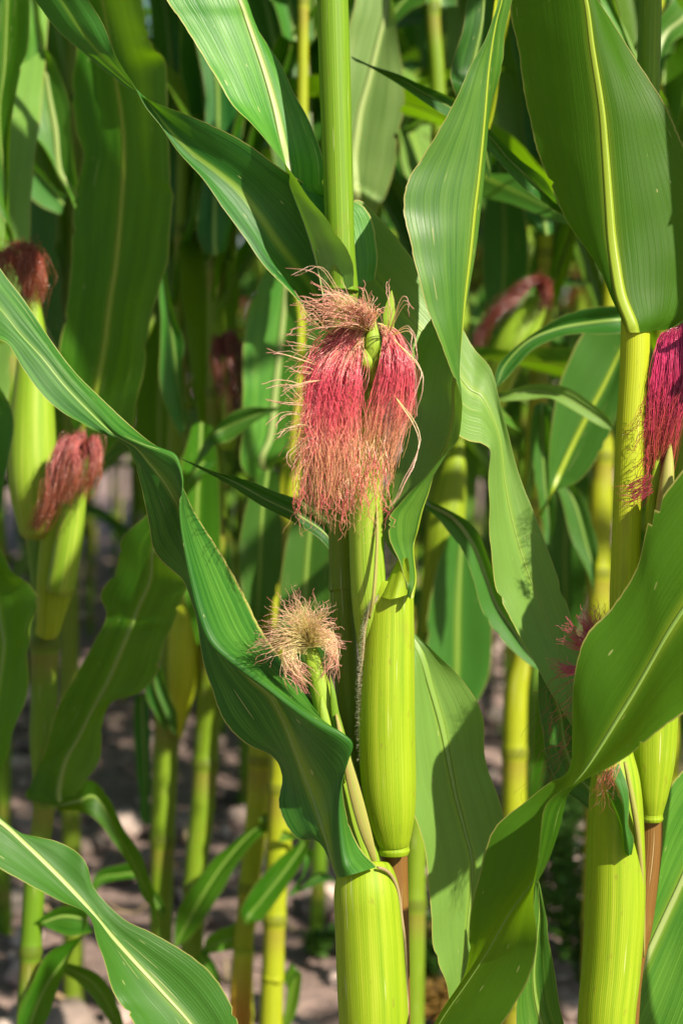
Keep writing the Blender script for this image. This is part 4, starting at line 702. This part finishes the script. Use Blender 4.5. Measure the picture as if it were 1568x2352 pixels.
# plants on the right of the central one
rH = plant('blurred corn plant with yellow stalk rising between the central plant and the big right blade', [(985, -420, 2.0, 13), (992, 0, 2.0, 17), (1004, 180, 2.0, 18), (1010, 400, 2.0, 19), (1012, 800, 2.0, 22), (1008, 1060, 2.0, 26), (1000, 1300, 2.0, 28), (975, 1500, 2.0, 26), (955, 1900, 2.0, 25), (948, 2300, 2.0, 26)], 'stalk_mid')
px_tube('leaf_sheath', [(1062, 985, 1.97, 3), (1052, 1030, 1.965, 14), (1042, 1080, 1.96, 28), (1030, 1150, 1.96, 40), (1018, 1240, 1.96, 44), (1008, 1350, 1.97, 38), (996, 1450, 1.98, 28)], 'stalk_mid', rH, rH, seam=2.5)
L(rH, 1.75, [(860,700,12, 845,700,12, 830,700,12), (864,494,1, 822,470,1.5, 780,480,1), (884,453,0, 815,420,1, 770,440,0), (908,380,0, 812,363,1.2, 770,370,0), (914,312,0, 819,310,1.2, 770,300,0), (929,252,0, 828,252,1.2, 775,240,0), (924,176,0, 848,180,1.2, 785,160,0), (912,80,0, 870,90,1.2, 800,60,0), (904,0,0, 889,0,1.2, 815,0,0), (900,-140,0, 890,-140,1, 830,-140,0), (890,-300,0, 888,-300,0, 886,-300,0)], mat='leaf_bright', rib_w=.012, rib_mat='midrib_pale', seed=44, flip=True)
L(rH, 1.38, [(1010,420,60, 1100,400,50, 1200,400,40), (1320,520,10, 1330,510,11, 1345,490,10), (1257,470,2, 1270,462,2.5, 1289,482,2), (1196,428,0, 1215,410,.7, 1247,413,0), (1151,383,0, 1165,362,.7, 1191,368,0), (1113,333,0, 1125,315,.6, 1141,322,0), (1060,285,.4, 1070,268,.8, 1085,258,.4), (1020,262,.4, 1030,245,.8, 1040,227,.4), (944,217,0, 960,205,.7, 990,202,0), (879,176,0, 895,170,.6, 929,174,0), (840,150,0, 850,150,.3, 869,156,0), (806,130,0, 807,130,0, 808,131,0)], mat='leaf', rib_w=.0025, seed=45)
L(rH, 1.45, [(1120,420,10, 1125,400,10, 1130,380,10), (1045,217,0, 1090,230,1, 1130,215,0), (1033,160,0, 1085,160,1, 1130,150,0), (1065,60,0, 1105,60,1, 1145,60,0), (1075,0,0, 1110,0,1, 1150,0,0), (1090,-120,0, 1110,-120,.6, 1130,-120,0), (1110,-260,0, 1111,-260,0, 1112,-260,0)], mat='leaf', rib_w=.004, seed=46)
L(rH, 1.42, [(955,1120,6, 958,1130,6.5, 962,1140,6), (972,1168,0, 978,1155,.6, 985,1146,0), (1020,1205,0, 1040,1190,.8, 1050,1178,0), (1062,1262,0, 1085,1250,.9, 1096,1222,0), (1085,1330,0, 1115,1325,.9, 1128,1310,0), (1105,1400,0, 1140,1390,.9, 1150,1370,0), (1150,1465,0, 1180,1450,.8, 1188,1440,0), (1200,1512,0, 1215,1505,.6, 1225,1500,0), (1280,1570,0, 1281,1570,0, 1282,1570,0)], mat='leaf', rib_w=.008, rib_mat='midrib_pale', seed=47)
rI = plant('blurred corn plant with a slanting brown-tipped ear, left of the right-hand yellow stalk', [(1262, -420, 2.05, 12), (1258, 200, 2.05, 15), (1252, 560, 2.05, 17), (1250, 640, 2.05, 18), (1235, 900, 2.05, 22), (1205, 1450, 2.05, 26), (1184, 1600, 2.05, 28), (1180, 1850, 2.05, 28), (1176, 2200, 2.05, 28)], 'stalk_yellow')
L(rI, 2.0, [(1236,540,-1, 1254,540,-2, 1268,534,-1), (1208,500,-1, 1250,510,-1.6, 1272,490,-1), (1205,460,0, 1245,450,0, 1290,430,0), (1240,380,.4, 1260,340,.8, 1310,320,0), (1260,260,.4, 1280,200,.8, 1330,200,0), (1300,60,0, 1310,50,.5, 1330,50,0), (1340,-100,0, 1341,-100,0, 1342,-100,0)], mat='leaf', rib_w=.006, seed=48)
eI = px_tube('ear', [(1247, 668, 1.93, 8), (1232, 705, 1.93, 22), (1205, 745, 1.93, 36), (1172, 800, 1.93, 42), (1145, 860, 1.94, 38), (1130, 930, 1.95, 28)], 'husk', rI, rI, nseg=28, seam=1)
mop(rI, eI, [[(1246, 675, 1.92), (1240, 640, 1.905), (1200, 660, 1.895), (1140, 715, 1.89), (1096, 780, 1.895)], [(1246, 672, 1.92), (1225, 645, 1.9), (1180, 690, 1.89), (1120, 740, 1.89), (1092, 800, 1.895)], [(1247, 675, 1.92), (1256, 645, 1.91), (1256, 680, 1.905), (1248, 705, 1.905)]], 260, 'silk_dark', seed=6, rad=.0004, jit=6)
L(rI, 1.45, [(1085,420,2, 1092,422,2, 1098,424,2), (1094,330,0, 1104,332,.6, 1114,334,.2), (1104,250,0, 1118,252,.8, 1132,254,.2), (1118,150,0, 1134,152,.8, 1150,154,.2), (1132,50,0, 1150,52,.8, 1166,54,.2), (1140,-60,0, 1158,-60,.8, 1174,-60,.2), (1150,-240,0, 1152,-240,0, 1154,-240,0)], mat='stalk_yellow', rib_w=0, seed=56)
L(rI, 1.5, [(1440,760,3, 1445,745,3.4, 1450,730,3), (1428,768,0, 1425,735,1, 1428,702,0), (1340,768,0, 1330,745,1, 1340,712,0), (1285,772,0, 1270,758,.9, 1275,735,0), (1225,800,0, 1210,785,.7, 1205,775,0), (1170,860,0, 1158,840,.6, 1150,832,0), (1140,895,0, 1138,890,.2, 1136,886,0), (1110,960,0, 1109,960,0, 1108,960,0)], mat='leaf', rib_w=.004, seed=49)
L(rI, 1.55, [(1200,1000,20, 1170,960,20, 1150,930,20), (1110,935,4, 1105,920,4, 1100,905,4), (1146,920,0, 1148,910,.5, 1150,900,0), (1231,917,0, 1225,898,.6, 1221,880,0), (1282,924,0, 1290,910,.6, 1295,890,0), (1332,952,0, 1342,938,.5, 1350,922,0), (1385,980,0, 1390,970,.3, 1394,955,0), (1410,988,0, 1410,987,0, 1411,986,0)], mat='leaf_pale', rib_w=.003, seed=50)
L(rI, 1.7, [(1225,1220,10, 1222,1215,10, 1218,1210,10), (1262,1140,1, 1258,1150,1.4, 1250,1160,1), (1330,1104,0, 1285,1085,1.2, 1262,1060,0), (1378,1042,0, 1312,1026,1.3, 1266,985,0), (1412,960,0, 1345,960,1.3, 1280,890,0), (1440,860,0, 1388,880,1.3, 1322,790,0), (1470,760,0, 1424,804,1.2, 1380,720,0), (1480,690,0, 1478,690,0, 1476,690,0)], mat='leaf', rib_w=.009, rib_mat='midrib_yellow', seed=51)
L(rI, 1.8, [(1200,1200,14, 1205,1200,14, 1210,1195,14), (1225,940,0, 1240,930,.8, 1262,940,0), (1220,1030,0, 1245,1030,.9, 1270,1060,0), (1228,1120,0, 1250,1110,.8, 1272,1130,0), (1245,1210,0, 1260,1200,.7, 1275,1190,0), (1262,1262,0, 1263,1262,0, 1264,1262,0)], mat='leaf', rib_w=.003, seed=52)
L(rI, 1.85, [(1270,1110,0, 1290,1100,.6, 1310,1095,0), (1290,1160,0, 1320,1160,.7, 1345,1160,0), (1315,1240,0, 1345,1250,.7, 1370,1250,0), (1345,1310,0, 1362,1310,.5, 1370,1305,0), (1362,1370,0, 1363,1370,0, 1364,1370,0)], mat='leaf', rib_w=.003, seed=53)
rJ = plant('blurred corn plant with bright yellow sheath directly behind the right-hand yellow stalk', [(1420, -420, 2.2, 12), (1405, 500, 2.2, 16), (1385, 1030, 2.2, 22), (1378, 1150, 2.2, 28), (1374, 1380, 2.2, 27), (1368, 1800, 2.2, 26), (1362, 2100, 2.2, 26)], 'stalk_yellow')
rM = plant('blurred corn plant at the top right corner with a pale blade above its yellow collar', [(1520, -420, 1.9, 11), (1508, 120, 1.9, 14), (1502, 186, 1.9, 16), (1505, 240, 1.9, 17), (1515, 700, 1.9, 20), (1530, 1500, 1.9, 24), (1540, 2300, 1.9, 26)], 'stalk_yellow')
L(rM, 1.88, [(1490,195,-.5, 1503,200,-1, 1518,190,-.5), (1462,150,-.6, 1498,160,-.4, 1530,135,-.5), (1470,95,-.4, 1525,80,.6, 1550,95,-.2), (1528,20,-.2, 1570,40,.8, 1600,60,0), (1560,-30,0, 1610,-20,.8, 1640,0,0), (1660,-140,0, 1662,-140,0, 1664,-140,0)], mat='leaf_pale', rib_w=.010, rib_mat='midrib_pale', seed=54)
L(rM, 1.5, [(1600,640,20, 1590,600,20, 1580,560,20), (1500,300,2, 1520,280,2.6, 1540,260,2), (1440,130,0, 1455,110,.8, 1475,170,0), (1395,40,0, 1410,20,.8, 1430,60,0), (1376,0,0, 1388,-30,.7, 1405,-20,0), (1340,-140,0, 1342,-140,0, 1344,-140,0)], mat='leaf_pale', rib_w=.004, seed=55)

for root, d, mt, rows in [
    (rS3, 1.84, 'leaf', [(690,1150,722,1140,757,1150), (655,1260,708,1250,764,1262), (640,1400,700,1390,758,1400), (655,1500,704,1500,748,1510), (690,1590,695,1590,700,1590)]),
    (rS3, 1.88, 'leaf', [(590,1090,615,1080,640,1090), (562,1180,602,1175,646,1182), (548,1280,598,1275,650,1276), (556,1370,594,1370,634,1366), (585,1470,588,1470,592,1470)]),
    (rG, 2.2, 'leaf_deep', [(350,740,380,730,410,740), (322,840,372,830,428,836), (308,960,366,950,430,955), (318,1100,368,1095,424,1094), (340,1230,374,1230,410,1232), (372,1330,375,1330,378,1330)]),
    (rG, 1.9, 'leaf_deep', [(440,980,462,970,485,980), (416,1070,458,1060,502,1060), (400,1200,452,1190,506,1196), (420,1350,458,1350,500,1352), (455,1480,459,1480,463,1480)]),
    (rF, 2.2, 'leaf_deep', [(300,1220,322,1215,345,1225), (262,1330,300,1320,345,1330), (250,1440,292,1430,338,1440), (262,1540,290,1540,320,1545), (285,1610,288,1610,292,1610)]),
    (rI, 1.92, 'leaf', [(1030,1220,1062,1210,1100,1220), (1000,1310,1055,1300,1116,1300), (980,1430,1050,1420,1130,1420), (985,1570,1048,1560,1118,1565), (1030,1690,1036,1690,1042,1690)]),
    (rI, 2.3, 'leaf_deep', [(1200,1400,1240,1390,1280,1400), (1190,1490,1240,1480,1290,1480), (1182,1610,1226,1600,1270,1606), (1190,1760,1218,1760,1248,1770), (1210,1900,1214,1900,1218,1900)]),
    (rI, 2.15, 'leaf', [(1120,380,1150,370,1180,380), (1112,470,1155,460,1200,470), (1106,570,1158,560,1214,570), (1112,690,1154,680,1202,694), (1134,800,1142,800,1152,802)]),
    (rJ, 2.25, 'leaf', [(1265,1060,1300,1050,1345,1060), (1250,1160,1302,1150,1358,1156), (1244,1280,1296,1270,1350,1290), (1262,1400,1298,1395,1338,1404), (1292,1490,1297,1490,1302,1490)]),
    (rH, 2.15, 'leaf_pale', [(1022,-60,1050,-70,1080,-60), (1025,60,1056,50,1090,60), (1028,180,1060,170,1096,184), (1036,300,1064,290,1094,300), (1060,400,1064,400,1068,400)]),
    (rS4, 2.2, 'leaf', [(700,160,728,150,760,160), (690,280,722,270,756,280), (682,420,716,410,752,420), (690,560,714,560,740,564), (705,680,710,680,715,680)]),
    (rG, 2.2, 'leaf_deep', [(400,-40,430,-50,470,-40), (385,100,430,90,482,100), (392,240,436,230,484,244), (410,380,440,380,474,386), (436,500,440,500,445,500)])]:
    t0 = rows[0]; s0 = list(root.location)
    L(root, d, [tuple(v for k in (0, 2, 4) for v in (r[k], r[k+1], .8 if k == 2 else 0)) for r in rows], mat=mt, rib_w=.005, nv=5, nc=6, seed=80+len(rows)+int(rows[0][0]))
# extra foliage of the second row: out-of-focus blades crossing the gaps
rx = random.Random(77)
for root, x, d in [(rF, 405, 2.1), (rG, 497, 2.0), (rS3, 690, 2.0), (rS4, 680, 1.95), (rH, 1010, 2.0), (rI, 1245, 2.05), (rJ, 1390, 2.2), (rM, 1510, 1.9), (rK, 165, 2.45), (rC, 50, 1.68)]:
    for k in range(8 if root is not rC else 3):
        yy = rx.uniform(-300, 1050); az = rx.choice([0.35, 2.8, .9, 2.2, 1.57])+rx.uniform(-.4, .4)
        side_leaf(root, at(x if root is not rC else -40, yy, d), az, rx.randint(0, 9999), rx.uniform(.5, .75), rx.uniform(.06, .08), R(rx.uniform(62, 80)), R(rx.uniform(40, 105)), rx.choice(['leaf', 'leaf', 'leaf_pale', 'leaf_olive']), .007)

# ------------------------------------------------------------------ ROWS BEHIND
def generic_plant(i, label):
    rg = random.Random(500+i); r = thing('corn_plant', label, 'corn plant', (0, 0, 0), 'corn plants in the rows behind')
    H = rg.uniform(2.2, 2.5); pts = []; rad = []; az = rg.uniform(-.5, .5); nodes = []
    z = -.03; k = 0; jx = jy = 0
    while z < H:
        pts.append(np.array([jx, jy, z])); rad.append(.0125*(1-.62*max(0, z)/H)); nodes.append(pts[-1]); z += .13+.012*min(k, 5); k += 1
        jx += rg.uniform(-.008, .008); jy += rg.uniform(-.008, .008)
    tube_mesh('stalk', pts, rad, rg.choice(['stalk_yellow_n', 'stalk_n', 'stalk_mid_n']), r, r, nseg=12, nsub=8, node=.15)
    for k, p in enumerate(nodes):
        if p[2] < .28: continue
        top = p[2]/H; a = az+(k % 2)*math.pi+rg.uniform(-.5, .5); up = top > .75
        side_leaf(r, p, a, 900+i*40+k, (.50 if p[2] < .5 else .78)*rg.uniform(.85, 1.1)*(.7 if up else 1), rg.uniform(.06, .088)*(.8 if up else 1), R(rg.uniform(60, 76)), R(rg.uniform(60, 120) if not up else rg.uniform(20, 60)),
                  rg.choice(['leaf', 'leaf', 'leaf_pale', 'leaf_olive']), .008, rg.choice(['midrib', 'midrib_pale', 'midrib_yellow']))
    for q in range(rg.choice([1, 1, 2])):
        p = nodes[6+q]; a = az+math.pi*q+rg.uniform(-.6, .6); dx, dy = math.cos(a), math.sin(a)
        c = [p+np.array([dx*t*.06, dy*t*.06, t*.20]) for t in (0, .3, .6, .85, 1)]
        e = tube_mesh('ear', c, [.014, .024, .022, .013, .004], 'husk', r, r, nseg=14, nsub=3)
        ls = []; rn = np.random.RandomState(i*9+q); tip = c[-1]
        for _ in range(70):
            b = rn.rand()*6.28; w_ = .012+.016*rn.rand()
            ls.append([tip-np.array([0, 0, .01]), tip+np.array([math.cos(b)*w_*.8, math.sin(b)*w_*.8, .014]), tip+np.array([math.cos(b)*w_*1.5+dx*.01, math.sin(b)*w_*1.5+dy*.01, -.02]), tip+np.array([math.cos(b)*w_*1.3+dx*.012, math.sin(b)*w_*1.3, -.05-.05*rn.rand()])])
        strands('silk', ls, .0006, rg.choice(['silk_brown', 'silk_dusky']), e, r, i, 3)
    return r
def copy_tree(o, parent=None):
    c = o.copy(); col.objects.link(c)
    if parent is not None: c.parent = parent
    for ch in o.children: copy_tree(ch, c)
    return c
LAB = 'green corn plant standing deep in the blurred rows behind the sharp front plants'
protos = [generic_plant(i, LAB) for i in range(6)]
rp = random.Random(5); n = 0
for row, dist in enumerate([2.75, 3.45, 4.15, 4.9, 5.7, 6.5, 7.3, 8.1, 9.0]):
    hw = 784*K*dist+.45; x = -hw-.7+rp.uniform(0, .1)
    while x < hw:
        px = 784+x/(K*dist); yy = -1.2+dist/math.cos(PITCH)+rp.uniform(-.06, .06)
        gap = (150 < px < 345 and dist < 5.5) or (880 < px < 985 and dist < 3.2) or (450 < px < 560 and dist < 2.9)
        if not gap:
            o = protos[n] if n < len(protos) else copy_tree(protos[rp.randrange(len(protos))])
            o.location = (x, yy, 0); o.rotation_euler.z = rp.uniform(0, 6.28); o.scale = (1, 1, rp.uniform(.93, 1.06)*(1.12 if dist > 5 else 1)); n += 1
        x += rp.uniform(.14, .21)
# outlying plants of the front and second rows beside the view: they shade the rows behind them
SIDE = 'corn plant of the front rows standing outside the picture to the side'
for yy, x0, x1 in [(.02, 1.4, 2.6), (.80, .66, 3.0), (.80, -1.9, -.75), (.02, -1.7, -.95)]:
    x = x0
    while x < x1:
        o = copy_tree(protos[rp.randrange(len(protos))]); o['label'] = SIDE; o['group'] = 'corn plants beside the view'
        o.location = (x, yy+rp.uniform(-.04, .04), 0); o.rotation_euler.z = rp.uniform(0, 6.28); x += rp.uniform(.30, .42)

# ------------------------------------------------------------------ small weeds between the rows
s = NT('weed'); nz = s.noise(s.n('ShaderNodeNewGeometry').outputs['Position'], 60, 2)
M['weed'] = s.finish(s.mix(nz, (.03, .10, .015), (.09, .20, .03)), .5, .4, None, trans=(.2, .4, .03), tf=.3)
s = NT('weed_red'); nz = s.noise(s.n('ShaderNodeNewGeometry').outputs['Position'], 60, 2)
M['weed_red'] = s.finish(s.mix(nz, (.20, .10, .03), (.30, .22, .05)), .5, .4, None, trans=(.4, .25, .05), tf=.3)
def weed(x, y, h, spread, nst, seed, label, mat='weed', ls=.014):
    rg = random.Random(seed); r = thing('weed', label, 'weed', (x, y, 0), 'low weeds on the field soil')
    SV = []; LV = []; LF = []; stems = []
    for i in range(nst):
        a = rg.uniform(0, 6.28); q = rg.uniform(.2, 1)*spread; hh = h*rg.uniform(.5, 1)
        c = [np.array([x, y, -.01]), np.array([x+math.cos(a)*q*.4, y+math.sin(a)*q*.4, hh*.55]), np.array([x+math.cos(a)*q, y+math.sin(a)*q, hh])]
        stems.append(c); cc = catmull(c, 8)
        for p in cc[4:]:
            for _ in range(3):
                b = rg.uniform(0, 6.28); l = ls*rg.uniform(.6, 1.4); e = rg.uniform(-.3, .7)
                d = np.array([math.cos(b)*math.cos(e), math.sin(b)*math.cos(e), math.sin(e)]); sdv = np.array([-math.sin(b), math.cos(b), rg.uniform(-.3, .3)])
                k = len(LV); pp = p+d*.006
                LV += [pp, pp+d*l*.35+sdv*l*.38, pp+d*l*.8+sdv*l*.28, pp+d*l*1.1, pp+d*l*.8-sdv*l*.28, pp+d*l*.35-sdv*l*.38]; LF.append(tuple(range(k, k+6)))
    strands('stem', stems, .0016, mat, r, r, seed, 6)
    mesh_obj('foliage', LV, LF, M[mat], r, None, r)
    return r
def gp(x, y):                      # picture point -> soil point
    ray = FW+(x-784)*K*RT+(1176-y)*K*UP; t = -CP[2]/ray[2]; p = CP+t*ray; return float(p[0]), float(p[1])
for i, (px, py, h, sp, nst, lab, mt) in enumerate([
    (985, 2290, .14, .07, 14, 'low green weed on the soil right of the lower sheath', 'weed'), (1010, 2352, .07, .06, 9, 'small reddish weed at the foot of the hanging leaf', 'weed_red'), (955, 2210, .06, .05, 8, 'reddish low weed just above the green weed by the lower sheath', 'weed_red'),
    (1300, 2150, .30, .12, 26, 'tall dark weed left of the right-hand lower sheath', 'weed'), (1275, 2010, .34, .12, 24, 'dark leafy weed behind the twisting foreground leaf', 'weed'), (1335, 2260, .20, .10, 18, 'dark weed hugging the right-hand lower sheath', 'weed'), (1290, 1880, .30, .12, 20, 'far dark weed below the brown silk threads', 'weed'),
    (730, 2180, .03, .03, 6, 'tiny green seedling on the soil left of the central plant', 'weed'), (560, 1850, .04, .03, 6, 'tiny green seedling in the shade between the left stalks', 'weed'), (1560, 1750, .30, .12, 20, 'weed behind the upper right sheath at the picture edge', 'weed')]):
    x, y = gp(px, py); weed(x, y, h, sp, nst, 300+i, lab, mt)
